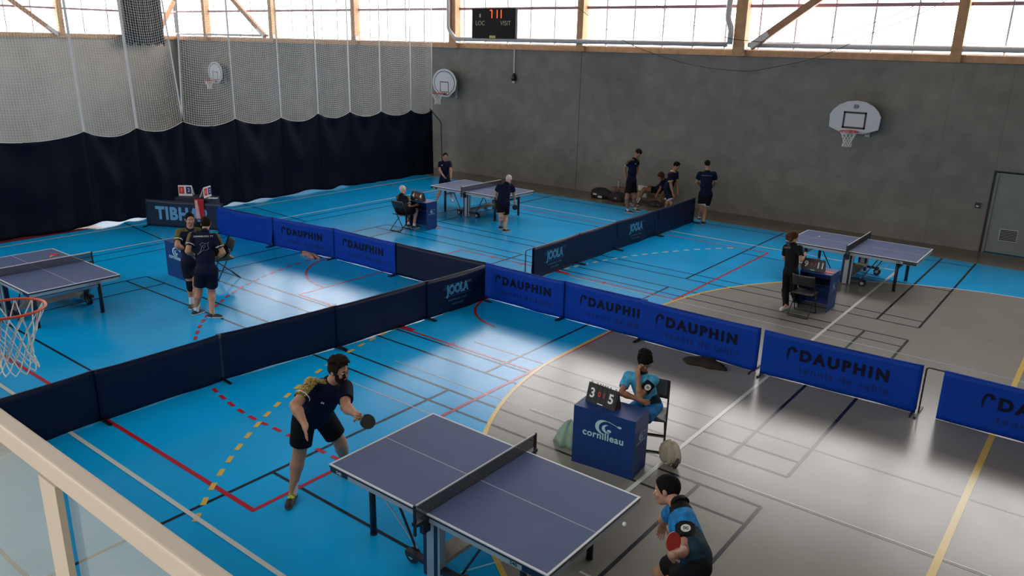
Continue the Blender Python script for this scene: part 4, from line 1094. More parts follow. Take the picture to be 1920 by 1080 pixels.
def solve_on_ray(px, parent, L, sign):
    d = ray(*px); o = Vector((0, 0, CAM_H)); w = o - parent
    A = d.dot(d); B = 2 * d.dot(w); Cc = w.dot(w) - L * L; q = B * B - 4 * A * Cc
    t = -B / (2 * A) if q < 0 else (-B + (1 if sign == '+' else -1) * math.sqrt(q)) / (2 * A)
    return o + d * t
def best_on_ray(px, a, La, b, Lb):
    d = ray(*px).normalized(); o = Vector((0, 0, CAM_H)); m = (a + b) / 2; t0 = (m - o).dot(d); best = None
    for i in range(-60, 61):
        p = o + d * (t0 + i * .01); e = ((p - a).length - La) ** 2 + ((p - b).length - Lb) ** 2
        if best is None or e < best[0]: best = (e, p)
    return best[1]
def orth(f, u):
    f = f.normalized(); r = f.cross(u).normalized(); u = r.cross(f).normalized()
    return [tuple(r), tuple(f), tuple(u)], r, f, u
DEBUG = []
def person(label, sp):
    s = sp.get('s', 1.0); bk = sp.get('bulk', 1.0); vx = sp.get('vox', .011); W = lambda v: Vector(v)
    LT, LS, LU, LF, LSP, LSH, LHP = .44 * s, .43 * s, .29 * s, .255 * s, .49 * s, .187 * s, .09 * s
    K = {}
    for c in 'RL':
        ft = sp['ft' + c]
        g = Vector((ft[0], ft[1], ft[2] if len(ft) > 2 else 0.0)) if sp.get('fw') else flr(*ft)
        K['g' + c] = g
    mid = (K['gR'] + K['gL']) / 2
    base = Vector((mid.x, mid.y, 0))
    for c in 'RL':
        td = Vector((*sp.get('toe' + c, sp.get('toe', (1, 0))), 0)).normalized(); K['t' + c] = td
        K['an' + c] = K['g' + c] - td * .05 * s * 0 + Vector((0, 0, .085 * s))
    pb = sp['pel']
    pel = W(pb) if len(pb) == 3 and sp.get('pelw') else at(pb[0], pb[1], base, sp.get('pdd', 0.0))
    K['pel'] = pel
    nk = sp['neck']; K['neck'] = solve_on_ray(nk[:2], pel, LSP, nk[2])
    up = (K['neck'] - pel).normalized()
    for c in 'RL':
        q = sp['sh' + c]; K['sh' + c] = solve_on_ray(q[:2], K['neck'] - up * .03 * s, LSH * (1 if len(q) < 4 else q[3]), q[2])
        q = sp['el' + c]; K['el' + c] = solve_on_ray(q[:2], K['sh' + c], LU, q[2])
        q = sp['wr' + c]; K['wr' + c] = solve_on_ray(q[:2], K['el' + c], LF, q[2])
    rt = (K['shR'] - K['shL']).normalized()
    hr = Vector((rt.x, rt.y, 0)).normalized() if not sp.get('hiprot') else Vector((*sp['hiprot'], 0)).normalized()
    for c, sg in (('R', 1), ('L', -1)):
        K['hp' + c] = pel + hr * LHP * sg - up * .02
        q = sp['kn' + c]
        K['kn' + c] = W(q) if len(q) == 3 else best_on_ray(q, K['hp' + c], LT, K['an' + c], LS)
    hd = sp['head']; K['head'] = solve_on_ray(hd[:2], K['neck'], .185 * s, hd[2])
    face = Vector(sp['face']).normalized(); hup = (K['head'] - K['neck']).normalized() * .5 + Vector((0, 0, 1)) * .8
    if sp.get('hup'): hup = Vector(sp['hup'])
    HR, hr_, hf, hu = orth(face, hup)
    fw = up.cross(rt).normalized(); rt = fw.cross(up).normalized(); TR = [tuple(rt), tuple(fw), tuple(up)]
    DEBUG.append((label[:34], 'pel z %.2f head z %.2f' % (pel.z, K['head'].z), ' '.join('%s%.2f/%.2f,%.2f' % (c, (K['hp' + c] - K['kn' + c]).length / s, (K['kn' + c] - K['an' + c]).length / s, (K['sh' + c] - K['el' + c]).length / s) for c in 'RL'), 'shw %.2f' % ((K['shR'] - K['shL']).length / s), 'fw (%.2f %.2f)' % (fw.x, fw.y)))
    skin = sp.get('skin', SKIN)
    # ---- body
    B = Field(); sh = (K['shR'] + K['shL']) / 2
    chest = sh - up * .11 * s; waist = pel + (chest - pel) * .5
    B.ell(chest, TR, (.150 * s * bk, .100 * s * bk, .17 * s), .05)
    B.ell(waist, TR, (.130 * s * bk, .095 * s * bk, .17 * s), .05)
    B.ell(pel + up * .02, TR, (.150 * s * bk, .105 * s * bk, .13 * s), .05)
    B.cone(K['shR'] - rt * .03, K['shL'] + rt * .03, .055 * s, .055 * s, .04)
    B.cone(K['neck'] - up * .05 * s, K['head'] - hu * .05 * s - hf * .015 * s, .060 * s, .054 * s, .03)
    for c, sg in (('R', 1), ('L', -1)):
        S_, E_, Wr = K['sh' + c], K['el' + c], K['wr' + c]
        B.cone(S_, E_, .052 * s * bk, .042 * s * bk, .03); m = E_ + (Wr - E_) * .28
        B.cone(E_, m, .040 * s * bk, .045 * s * bk, .02); B.cone(m, Wr, .044 * s * bk, .028 * s, .02)
        Hp, Kn, An = K['hp' + c], K['kn' + c], K['an' + c]
        B.cone(Hp, Kn, .088 * s * bk, .056 * s * bk, .04); sd = (An - Kn).normalized()
        kb = (Kn - Hp).normalized(); back = (sd * -1 * 0 + (kb * -1 + sd)).normalized() if (kb - sd).length > .1 else -fw
        cm = Kn + (An - Kn) * .30 - fw * .012 * s
        B.cone(Kn, cm, .053 * s * bk, .057 * s * bk, .03); B.cone(cm, An, .055 * s * bk, .036 * s, .03)
        B.ell(Kn + fw * .012 * s, TR, (.046 * s, .05 * s, .055 * s), .03)
        B.cone(An - Vector((0, 0, .03 * s)), An + K['t' + c] * .12 * s - Vector((0, 0, .055 * s)), .036 * s, .026 * s, .03)
        # hand
        hdn = sp.get('hand' + c, {}); tip = hdn.get('tip'); d = (solve_on_ray(tip[:2], Wr, .17 * s, tip[2]) - Wr).normalized() if tip else (Wr - E_).normalized()
        pn = Vector(hdn.get('palm', tuple(-rt * sg))); pn = (pn - d * pn.dot(d)); pn = pn.normalized() if pn.length > 1e-3 else d.orthogonal().normalized()
        tv = d.cross(pn) * (-1 if c == 'R' else 1)
        tv = tv * hdn.get('flip', 1)
        cu = hdn.get('curl', .35); h = s * 1.0
        K['hand' + c] = (Wr + d * .085 * h + pn * .03 * h, d, pn, tv)
        B.cone(Wr, Wr + d * .03 * h, .027 * h, .029 * h, .02)
        B.ell(Wr + d * .058 * h, [tuple(tv), tuple(d), tuple(pn)], (.041 * h, .052 * h, .017 * h), .015)
        fr = max(.0085 * h, vx * .8)
        for i, (ln, wd_) in enumerate(((.070, .030), (.078, .010), (.072, -.011), (.056, -.030))):
            p = Wr + d * (.098 - .004 * abs(i - 1)) * h + tv * wd_ * h * 1.05; a = 0.0
            for j, (fr_len, ang) in enumerate(((.45, 55), (.32, 75), (.23, 50))):
                a += math.radians(ang) * cu
                sp_ = tv * (wd_ * 1.2) * (1 - cu)
                e = p + (d * math.cos(a) + pn * math.sin(a) + sp_).normalized() * ln * h * fr_len
                B.cone(p, e, fr * (1 - .07 * j), fr * (.93 - .07 * j), .005); p = e
        p = Wr + d * .03 * h + tv * .030 * h; td_ = (d * .65 + tv * .75 + pn * (.15 + .5 * cu)).normalized(); e = p + td_ * .045 * h
        B.cone(p, e, fr * 1.25, fr * 1.1, .012); td2 = (d * .9 + tv * (.35 - .7 * cu) + pn * (.1 + .6 * cu)).normalized()
        B.cone(e, e + td2 * .032 * h, fr * 1.1, fr * .9, .006)
    # head
    H = K['head']; hs = s * sp.get('hs', 1.0)
    def hp(x, y, z): return H + (hr_ * x + hf * y + hu * z) * hs
    B.ell(hp(0, -.012, .028), HR, (.074 * hs, .094 * hs, .088 * hs), .03)
    B.ell(hp(0, .018, -.035), HR, (.060 * hs, .072 * hs, .075 * hs), .03)
    B.ell(hp(0, .055, -.088), HR, (.030 * hs, .028 * hs, .022 * hs), .025)
    B.ell(hp(0, .078, .020), HR, (.048 * hs, .014 * hs, .012 * hs), .012)
    for q in (-1, 1):
        B.ell(hp(q * .031, .093, .002), HR, (.017 * hs, .014 * hs, .011 * hs), .008, sub=True)
        B.ell(hp(q * .040, .066, -.032), HR, (.020 * hs, .018 * hs, .018 * hs), .015)
        B.ell(hp(q * .077, -.008, -.008), HR, (.010 * hs, .020 * hs, .031 * hs), .006)
    B.cone(hp(0, .084, .006), hp(0, .106, -.026), .0085 * hs, .013 * hs, .008)
    B.ell(hp(0, .086, -.053), HR, (.023 * hs, .011 * hs, .0065 * hs), .004, 1); B.ell(hp(0, .084, -.065), HR, (.021 * hs, .011 * hs, .007 * hs), .004, 1)
    P_, F_, lab = B.mesh(vx)
    me = npmesh('person', P_ - npv(base), F_)
    lips = mat('lips_' + skin.name, tuple(c * k for c, k in zip(skin.node_tree.nodes['Principled BSDF'].inputs['Base Color'].default_value[:3], (.95, .6, .65))), rough=.5, var=0)
    me.materials.append(skin); me.materials.append(lips)
    me.polygons.foreach_set('material_index', (lab[F_[:, 0]] == 1).astype(np.int32))
    root = obj('person', me, skin); root.location = base; tag(root, label, 'person', sp.get('group'))
    tb = lambda v: Vector(v) - base
    if sp.get('eyes', True):
        for q in (-1, 1):
            c = tb(hp(q * .031, .0745, .003)); mb = MB()
            mb.lathe([(.0118 * hs * math.sin(PI * k / 6 + 1e-3), -.0118 * hs * math.cos(PI * k / 6)) for k in range(7)], 10, c)
            e = obj('eye', mb, EYEW, root, True)
            mb = MB(); f_ = tb(hp(q * .031, .0815, .003)); mb.lathe([(.006 * hs * math.sin(PI * k / 4 + 1e-3), -.006 * hs * math.cos(PI * k / 4)) for k in range(5)], 8, f_)
            obj('iris', mb, EYED, e, True)
            bw = MB().tube([tb(hp(q * (.014 + .034 * i / 4), .0905 - .012 * (i / 4) ** 2, .021 + .006 * math.sin(PI * i / 4))) for i in range(5)], [.003 * hs, .0045 * hs, .0045 * hs, .004 * hs, .002 * hs], 6)
            obj('eyebrow', bw, sp.get('hairm', HAIRD), root, True)
    # ---- hair
    hm = sp.get('hairm', HAIRD); style = sp.get('hair', 'short')
    up_cut = (hp(0, .052, .052), (hf * .62 + hu * -.78)); 
    Hf = Field(); th = {'short': .010, 'thick': .016, 'bun': .016, 'bald': .006, 'cap': .012, 'crop': .006}[style]
    low = -.035 if style != 'bald' else -.02
    cuts = [(hp(0, .058, .055), (hf * .90 - hu * .44).normalized()), (hp(0, .0, low), (-hu * .85 + hf * .5).normalized())]
    Hf.ell(hp(0, -.014, .030), HR, (.076 * hs + th, .096 * hs + th, .089 * hs + th), .01, 0, cuts)
    if style == 'thick':
        rn = random.Random(3)
        for i in range(70):
            a = rn.uniform(0, 2 * PI); b_ = rn.uniform(.3, 1.4)
            v = Vector((math.cos(a) * math.cos(b_), math.sin(a) * math.cos(b_), math.sin(b_)))
            if v.z < .30 or (v.y > .35 and v.z < .62 and not sp.get('fringe')): continue
            rr = rn.uniform(.014, .022); Hf.ell(hp(v.x * .094, v.y * .112 - .010, v.z * .115 + .03), HR, (rr * hs,) * 3, .008)
        Hf.ell(hp(0, .050, .098), HR, (.055 * hs, .03 * hs, .02 * hs), .02)
        for i in range(8):
            x = -.056 + .016 * i
            Hf.cone(hp(x, .03, .11), hp(x * 1.1 + rn.uniform(-.008, .008), .084 + rn.uniform(-.006, .008), .086 + rn.uniform(-.012, .014)), .02 * hs, .010 * hs, .008)
        for q in (-1, 1): Hf.cone(hp(q * .071, .030, .03), hp(q * .070, .034, -.03), .010 * hs, .008 * hs, .01)
        if sp.get('fringe'):
            for i in range(9):
                x = -.064 + .016 * i; y = .094 - (x / .075) ** 2 * .035
                Hf.cone(hp(x * .9, y - .03, .105), hp(x * 1.02 + .004 * (i % 3), y + .006, .048 + .014 * (i % 2) - .2 * abs(x) * 0), .022 * hs, .012 * hs, .012)
    if style == 'bun':
        Hf.ell(hp(.01, -.10, .03), HR, (.055 * hs, .05 * hs, .06 * hs), .03); Hf.ell(hp(.0, -.10, -.06), HR, (.05 * hs, .035 * hs, .07 * hs), .03); Hf.ell(hp(-.055, -.05, -.03), HR, (.045 * hs, .06 * hs, .08 * hs), .03); Hf.ell(hp(-.075, -.10, -.02), HR, (.055 * hs, .055 * hs, .085 * hs), .03); Hf.ell(hp(.045, -.07, .05), HR, (.06 * hs, .06 * hs, .06 * hs), .03)
    pieces(Hf.mesh(min(vx, .008), .005 if style in ('thick', 'bun') else .002, 5), ['hair'], [hm], root, base)
    if sp.get('beard'):
        Bf = Field(); cu = [(hp(0, .0, -.032), (hu * .94 - hf * .34).normalized()), (hp(0, .01, 0), (-hf).normalized())]
        Bf.ell(hp(0, .020, -.040), HR, (.066 * hs, .078 * hs, .080 * hs), .01, 0, cu); Bf.ell(hp(0, .056, -.092), HR, (.038 * hs, .036 * hs, .030 * hs), .02)
        Bf.ell(hp(0, .090, -.058), HR, (.027 * hs, .02 * hs, .016 * hs), .006, sub=True)
        Bf.cone(hp(-.026, .082, -.046), hp(.026, .082, -.046), .008 * hs, .008 * hs, .008)
        pieces(Bf.mesh(min(vx, .006), .0015, 2), ['beard'], [hm], root, base)
    if sp.get('glasses'):
        g = MB(); gm = sp['glasses']
        for q in (-1, 1):
            g.tube([tb(hp(q * .033 + .023 * math.cos(2 * PI * k / 14), .102 - abs(.02 * math.cos(2 * PI * k / 14)) * .1, .002 + .018 * math.sin(2 * PI * k / 14))) for k in range(14)], .0017, 5, closed=True)
            g.tube([tb(hp(q * .056, .098, .006)), tb(hp(q * .078, .06, .006)), tb(hp(q * .082, -.01, .004))], .0016, 5)
        g.tube([tb(hp(-.011, .104, .004)), tb(hp(0, .107, .007)), tb(hp(.011, .104, .004))], .0016, 5)
        obj('glasses', g, gm, root, True)
    if sp.get('cap'):
        Cf = Field(); Cf.ell(hp(0, -.012, .034), HR, (.090 * hs, .110 * hs, .098 * hs), .01, 0, [(hp(0, 0, .035), (-hu).normalized())])
        if sp['cap'][1]:
            Cf.ell(hp(0, .13 * sp['cap'][1], .038), HR, (.07 * hs, .075 * hs, .012 * hs), .01)
        pieces(Cf.mesh(min(vx, .008)), ['cap'], [sp['cap'][0]], root, base)
    # ---- shirt
    sm = sp.get('shirt', S_NAVY); Sf = Field(); lo_ = sp.get('loose', 0.014); hem = sp.get('hem', .085)
    hc = [(pel - up * hem * s, -up)]
    Sf.ell(chest, TR, (.150 * s * bk + .020, .100 * s * bk + .020, .17 * s + .02), .05, 0, hc)
    Sf.ell(waist, TR, (.132 * s * bk + .014 + lo_, .098 * s * bk + .014 + lo_, .19 * s), .05, 0, hc)
    Sf.ell(pel + up * .01, TR, (.152 * s * bk + .014 + lo_, .108 * s * bk + .016 + lo_, .17 * s), .05, 0, hc)
    Sf.cone(K['shR'] - rt * .03, K['shL'] + rt * .03, .066 * s, .066 * s, .04)
    Sf.cone(K['neck'] - up * .06 * s, K['neck'] - up * .005 * s, .085 * s, .066 * s, .03)
    sl = sp.get('sleeve', .66)
    for c in 'RL':
        a, e = K['sh' + c], K['sh' + c] + (K['el' + c] - K['sh' + c]) * (sl + .12); q = K['sh' + c] + (K['el' + c] - K['sh' + c]) * sl; ax = (e - a).normalized()
        Sf.cone(a, e, .066 * s * bk + .004, .062 * s * bk + .008, .04, 1 if c == 'R' else 2, [(q, ax)])
    kit = sp.get('kit')
    shR, elR, shL, elL = [npv(K[k]) for k in ('shR', 'elR', 'shL', 'elL')]
    nkp, upv, rtv, fwv = npv(K['neck']), npv(up), npv(rt), npv(fw); pelp = npv(pel)
    names, mts = ['shirt'], [sm]; labf = lambda P, l: np.zeros(len(P), int)
    if kit:
        names = ['shirt', 'sleeve_panel', 'cuff_band', 'yoke']; mts = [sm] + kit['mats']
        def labf(P, l, kit=kit):
            o = np.zeros(len(P), int)
            for sx, ex, lb in ((shR, elR, 1), (shL, elL, 2)):
                d = ex - sx; L = np.linalg.norm(d); d = d / L; t = (P - sx) @ d / L
                rad = (P - sx) - ((P - sx) @ d)[:, None] * d; rn_ = rad / np.maximum(np.linalg.norm(rad, axis=1), 1e-6)[:, None]
                outv = (upv * .6 + (rtv if lb == 1 else -rtv) * .7); outv = outv - d * (outv @ d); outv /= max(np.linalg.norm(outv), 1e-6)
                near = (np.linalg.norm(P - sx - np.clip(t, 0, 1)[:, None] * d * L, axis=1) < .11)
                if kit['type'] == 'gold':
                    # panel along the top of shoulder and sleeve
                    along = (l == lb) | (near & (t > -.1))
                    if lb not in kit.get('sides', (1, 2)): continue
                    o[along & ((rn_ @ outv) > .5)] = 1
                    ng = np.abs((P - nkp) @ rtv); side = ((P - nkp) @ rtv) * (1 if lb == 1 else -1)
                    o[(side > .07) & (side < .24) & (((P - nkp) @ upv) > -.06) & (np.abs((P - nkp) @ fwv) < .04)] = 1
                    o[(l == lb) & (t > sl - .10) & (t < sl - .055)] = 2
                elif kit['type'] == 'cuff':
                    o[(l == lb) & (t > sl - .09)] = 2
                elif kit['type'] == 'blue':
                    if lb in kit.get('dark', (1, 2)): o[(l == lb) & (t > .22)] = 1
            if kit['type'] == 'cuff':
                o[(np.linalg.norm(P - (nkp - upv * .02), axis=1) < .085) & (((P - nkp) @ upv) > -.03)] = 3
            if kit['type'] == 'blue':
                x, y, z = (P - nkp) @ rtv, (P - nkp) @ fwv, (P - nkp) @ upv
                o[(o == 0) & (z < -.34 + .05 * np.sin(x * 40)) & (x * kit.get('sg', 1) > -.03)] = 2
                o[(np.linalg.norm((P - nkp + upv * .01) * 1.0, axis=1) < kit.get('yoke', .10)) & (z > -.10)] = 3
            return o
    pieces(Sf.mesh(vx, sp.get('wr', .0035), sp.get('seed', 1)), names, mts, root, base, labf)
    col = MB(); R0 = .068 * s; cc = tb(K['neck']) + up * .0; nd_ = ((K['head'] - K['neck']).normalized() + up).normalized(); a1 = nd_.orthogonal().normalized(); a2 = nd_.cross(a1)
    rings = []
    for dz, rr in ((-.014, R0 + .016), (.012, R0 + .009), (.027, R0 + .003), (.010, R0 - .008)):
        rings.append([cc + nd_ * dz * s - hf * .006 + (a1 * math.cos(2 * PI * k / 20) + a2 * math.sin(2 * PI * k / 20)) * rr for k in range(20)])
    col.add([v for r in rings for v in r], [(i * 20 + k, i * 20 + (k + 1) % 20, (i + 1) * 20 + (k + 1) % 20, (i + 1) * 20 + k) for i in range(3) for k in range(20)])
    if sp.get('collar', True): obj('collar', col, sp.get('collarm', sm), root, True)
    # ---- shorts or trousers
    T = Field(); pm = sp.get('pants', S_BLACK); tc_ = [(pel + up * .13 * s, up)]
    T.ell(pel + up * .02, TR, (.152 * s * bk + .014, .108 * s * bk + .014, .14 * s), .04, 0, tc_)
    for c in 'RL':
        Hp, Kn, An = K['hp' + c], K['kn' + c], K['an' + c]
        if sp.get('long'):
            T.cone(Hp, Kn, .094 * s * bk + .008, .066 * s + .006, .04); end = Kn + (An - Kn) * .97
            T.ell(Kn, TR, (.078 * s,) * 3, .03); T.ell(Kn + (An - Kn) * .3 - fw * .012 * s, TR, (.072 * s,) * 3, .03)
            T.cone(Kn, An, .070 * s + .006, .066 * s, .03, 0, [(end, (An - Kn).normalized())])
        else:
            q = Hp + (Kn - Hp) * sp.get('short', .74); e = Hp + (Kn - Hp) * (sp.get('short', .74) + .15); ax = (Kn - Hp).normalized()
            T.cone(Hp, e, .094 * s * bk + .010, .082 * s * bk + .016, .04, 1 if sp.get('hemm') else 0, [(q, ax)])
    pn = ['shorts' if not sp.get('long') else 'trousers']; pmts = [pm]; lf = None
    if sp.get('hemm'):
        pn.append('hem_band'); pmts.append(sp['hemm'])
        def lf(P, l):
            o = np.zeros(len(P), int)
            for c in 'RL':
                a, b_ = npv(K['hp' + c]), npv(K['kn' + c]); d = b_ - a; t = (P - a) @ d / (d @ d); dist = np.linalg.norm(P - a - t[:, None] * d, axis=1)
                o[(t > sp.get('short', .74) - .06) & (dist < .14)] = 1
            return o
    pieces(T.mesh(vx, .003, 9), pn, pmts, root, base, lf)
    # ---- socks and shoes
    for c in 'RL':
        An, Kn, td, G = K['an' + c], K['kn' + c], K['t' + c], K['g' + c]; lift = G.z
        so = sp.get('sock', (SOCKW, .12)); ax = (Kn - An).normalized()
        if so and not sp.get('long'):
            q = Field().cone(An - Vector((0, 0, .03 * s)), An + ax * (so[1] + .04) * s, .043 * s, .046 * s, .01, 0, [(An + ax * so[1] * s, ax)])
            pieces(q.mesh(vx), ['sock'], [so[0]], root, base)
        side = Vector((0, 0, 1)).cross(td); z0 = An.z - .085 * s
        def f(x, y, z): return Vector((An.x, An.y, z0)) + td * x * s + side * y * s + Vector((0, 0, z * s))
        SR = [tuple(side), tuple(td), (0, 0, 1)]; cut = [(f(0, 0, 0), (0, 0, -1))]
        Q = Field(); Q.ell(f(-.035, 0, .035), SR, (.042 * s, .05 * s, .052 * s), .02, 0, cut); Q.ell(f(.075, 0, .03), SR, (.049 * s, .105 * s, .046 * s), .03, 0, cut)
        Q.ell(f(.145, 0, .022), SR, (.040 * s, .05 * s, .033 * s), .02, 0, cut); Q.cone(f(-.01, 0, .05), f(-.005, 0, .088), .045 * s, .043 * s, .02, 0, [(f(0, 0, .09), (0, 0, 1))])
        zs = z0 + .026 * s
        pieces(Q.mesh(min(vx, .009)), ['shoe', 'sole'], [sp.get('shoe', SHOEB), sp.get('sole', SOLEW)], root, base, lambda P, l, zs=zs: (P[:, 2] < zs).astype(int))
        if sp.get('laces'):
            lc = MB()
            for i in range(5):
                x = .045 + i * .020; zt = .077 - .0065 * i
                lc.tube([tb(f(x, -.034, zt - .016)), tb(f(x + .006, -.012, zt + .003)), tb(f(x + .010, .012, zt + .003)), tb(f(x + .016, .034, zt - .016))], .0065, 6)
                lc.tube([tb(f(x, .034, zt - .016)), tb(f(x + .006, .012, zt + .004)), tb(f(x + .010, -.012, zt + .004)), tb(f(x + .016, -.034, zt - .016))], .0055, 6)
            lc.tube([tb(f(.03, -.03, .088)), tb(f(.02, 0, .10)), tb(f(.03, .03, .088))], .007, 6)
            obj('laces', lc, NEON, root, True)
    K['base'] = base; K['root'] = root; K['hp_'] = hp; K['fr'] = (rt, fw, up); K['chest'] = chest
    return K
def on_torso(K, body, m, x0, z0, size, front=True, name='lettering', depth=.165, **kw):
    rt, fw, up = K['fr']; b = K['base']; sg = 1 if front else -1
    c = K['chest']
    def f(x, y, z):
        px_ = (x + x0) * (-sg); zz = y + z0
        r = math.sqrt(max(0.02, 1 - (px_ / .20) ** 2))
        return Vector(c + rt * px_ + up * zz + fw * sg * (depth * r)) - b
    return lettering(body, m, f, K['root'], name, size=size, **kw)
# ------------------------------------------------------------------ the people in the photograph
GKIT = dict(type='gold', sides=(1,), mats=[GOLD, S_WHITE, S_NAVY])
OKIT = dict(type='gold', mats=[OLIVE, S_WHITE, S_NAVY])
YKIT = dict(type='cuff', mats=[S_NAVY, S_YEL, S_NAVY])
YKIT2 = dict(type='cuff', mats=[S_NAVY, S_YEL, S_YEL])
BKIT = dict(type='blue', mats=[S_BLK2, S_DTEAL, S_BLK2], dark=(2,), sg=-1, yoke=.085)
BKIT2 = dict(type='blue', mats=[S_BLK2, S_DTEAL, S_BLK2], dark=(2,), sg=-1, yoke=.135)
GLASS = mat('glasses_rim', (0.10, 0.07, 0.05), rough=.4, metal=.4, var=0)
GLASSB = mat('glasses_black', (0.01, 0.01, 0.01), rough=.4, var=0)
P1 = person('bearded person in a navy shirt with gold shoulder panels crouching at the foreground table', dict(
    s=1.07, bulk=1.2, vox=.0075, ftR=(549, 938), ftL=(650, 884), toeR=(.62, -.78), toeL=(1, -.1), pel=(587, 776), pdd=-.1,
    neck=(620, 717, '-'), shR=(585, 723, '-'), shL=(646, 726, '+'), elR=(553, 760, '-'), wrR=(572, 797, '-'), elL=(648, 763, '-'), wrL=(668, 777, '-'),
    handR=dict(tip=(574, 824, '-'), palm=(.55, .55, -.1), curl=.12), handL=dict(tip=(681, 785, '-'), palm=(.3, -.7, .4), curl=.85),
    knR=(561, 852), knL=(638, 830), head=(635, 694, '-'), face=(.97, .16, -.14), hair='thick', hairm=HAIRD, beard=True, glasses=GLASS, skin=SKIN,
    shirt=S_NAVY, kit=GKIT, pants=S_BLACK, short=.72, sock=(SOCKW, .14), shoe=SHOEB, sole=SOLEG, laces=True, hs=1.04, seed=3))
P2 = person('player in a blue patterned shirt with a sleeve badge holding a red bat', dict(
    s=1.03, bulk=1.03, vox=.0075, fw=True, ftR=(-2.42, 5.58), ftL=(-2.12, 4.9), toe=(-1, .1), pel=(1303, 1046), pdd=0.0,
    neck=(1273, 943, '+'), shR=(1266, 956, '+'), shL=(1286, 974, '-'), elR=(1245, 972, '+'), wrR=(1243, 985, '+'), elL=(1285, 1032, '-'), wrL=(1262, 1040, '-'),
    handR=dict(tip=(1238, 1006, '+'), curl=.35), handL=dict(tip=(1253, 1052, '+'), palm=(.2, .9, .1), curl=.85),
    knR=(1238, 1075), knL=(1258, 1092), head=(1250, 919, '+'), face=(-.93, -.22, -.30), hair='short', hairm=HAIRB, skin=SKIN,
    shirt=S_MBLUE, kit=BKIT2, pants=S_BLACK, collarm=S_BLK2, short=.72, sock=(SOCKW, .12), hs=1.1, seed=5))
P3 = person('young person in a light blue shirt seated behind the desk, hand on chin', dict(
    s=.95, bulk=.93, vox=.0075, fw=True, ftR=(-4.35, 7.92), ftL=(-4.05, 7.92), toe=(.1, -1), pelw=True, pel=(-4.17, 8.25, .57),
    neck=(1203, 698, '-'), shR=(1178, 705, '+'), shL=(1227, 713, '-'), elR=(1165, 737, '-'), wrR=(1200, 750, '-'), elL=(1199, 743, '-'), wrL=(1197, 706, '-'),
    handR=dict(tip=(1216, 757, '-'), curl=.5), handL=dict(tip=(1195, 682, '+'), palm=(0, .7, .2), curl=.5),
    knR=(-4.30, 7.86, .50), knL=(-4.05, 7.86, .50), head=(1208, 676, '-'), face=(.62, -.62, -.42), hair='thick', fringe=True, hairm=HAIRB, skin=SKIN2, glasses=GLASSB,
    shirt=S_LBLUE, kit=BKIT, pants=S_MBLUE, collarm=S_BLK2, hiprot=(-1, 0), hs=1.04, seed=7, hem=.02))
P4 = person('dark haired person with a black knee brace facing a teammate at the left', dict(
    s=1.0, bulk=1.05, vox=.010, ftR=(360, 576), ftL=(371, 581), toe=(.7, -.55), pel=(359, 489), pdd=0.0,
    neck=(356.5, 428, '-'), shR=(337, 436, '-'), shL=(371, 434, '+'), elR=(332, 461, '-'), wrR=(350, 468, '+'), elL=(378, 462, '+'), wrL=(368, 478, '-'),
    handR=dict(tip=(358, 473, '+'), curl=.5), knR=(357, 533), knL=(368, 534), head=(356, 411, '-'), face=(.9, -.28, -.12), hair='crop', hairm=HAIRB, skin=SKIN,
    shirt=S_NAVY, kit=OKIT, pants=S_SHORTN, short=.66, sock=(SOCKW, .16), shoe=SHOEG, seed=11))
P5 = person('person seen from behind with one hand on the hip, talking at the left', dict(
    s=1.03, bulk=1.06, vox=.010, ftL=(368, 590), ftR=(398, 596), toeL=(-.15, 1), toeR=(.75, .6), pel=(387, 507), pdd=0.0,
    neck=(384, 434, '+'), shL=(360, 443, '+'), shR=(404, 445, '-'), elL=(352, 471, '-'), wrL=(362, 478, '+'), elR=(418, 474, '-'), wrR=(406, 485, '+'),
    handR=dict(tip=(397, 484, '+'), curl=.3), knL=(373, 545), knR=(397, 548), head=(386, 419, '+'), face=(-.75, .62, -.05), hair='short', hairm=HAIRD, skin=SKIN,
    shirt=S_NAVY, kit=OKIT, pants=S_SHORTN, short=.70, sock=(SOCKW, .15), shoe=SHOEN, seed=13))
P6 = person('white haired person in dark clothes seated at the far desk with a flip scoreboard', dict(
    s=.97, bulk=1.05, vox=.011, fw=True, ftL=(-15.22, 14.88), ftR=(-14.98, 14.86), toe=(.25, 1), pelw=True, pel=(-15.12, 14.52, .56),
    neck=(754, 366, '+'), shL=(747, 370, '+'), shR=(763, 372, '-'), elL=(752, 389, '+'), wrL=(766, 386, '+'), elR=(768.5, 390, '-'), wrR=(780, 384.5, '+'),
    knL=(-15.22, 14.93, .50), knR=(-14.96, 14.93, .50), head=(755.5, 356, '+'), face=(.1, .98, -.2), hair='short', hairm=HAIRW, skin=SKIN4,
    shirt=S_NAVY, kit=OKIT, pants=S_BLACK, short=.8, hiprot=(1, 0), shoe=SHOEG, sock=(SOCKW, .08), seed=17, hem=.02, eyes=False))
P7 = person('slim person in white shoes standing behind the far table by the curtain', dict(
    s=.90, bulk=.95, vox=.011, ftR=(818, 382), ftL=(847, 377), toeR=(.3, -.95), toeL=(.8, -.6), pel=(834, 335), pdd=0.0,
    neck=(834, 302, '-'), shR=(825, 306, '-', .9), shL=(843, 305.5, '+', .9), elR=(824, 319, '-'), wrR=(831, 329, '-'), elL=(845.5, 319, '-'), wrL=(845.5, 331, '-'),
    knR=(825, 358), knL=(844, 356), head=(835, 293, '-'), face=(.75, -.6, -.1), hair='short', hairm=HAIRB, skin=SKIN, shirt=S_NAVY, kit=None,
    pants=S_SHORTN, short=.7, shoe=SHOEW, sock=(SOCKW, .06), seed=19))
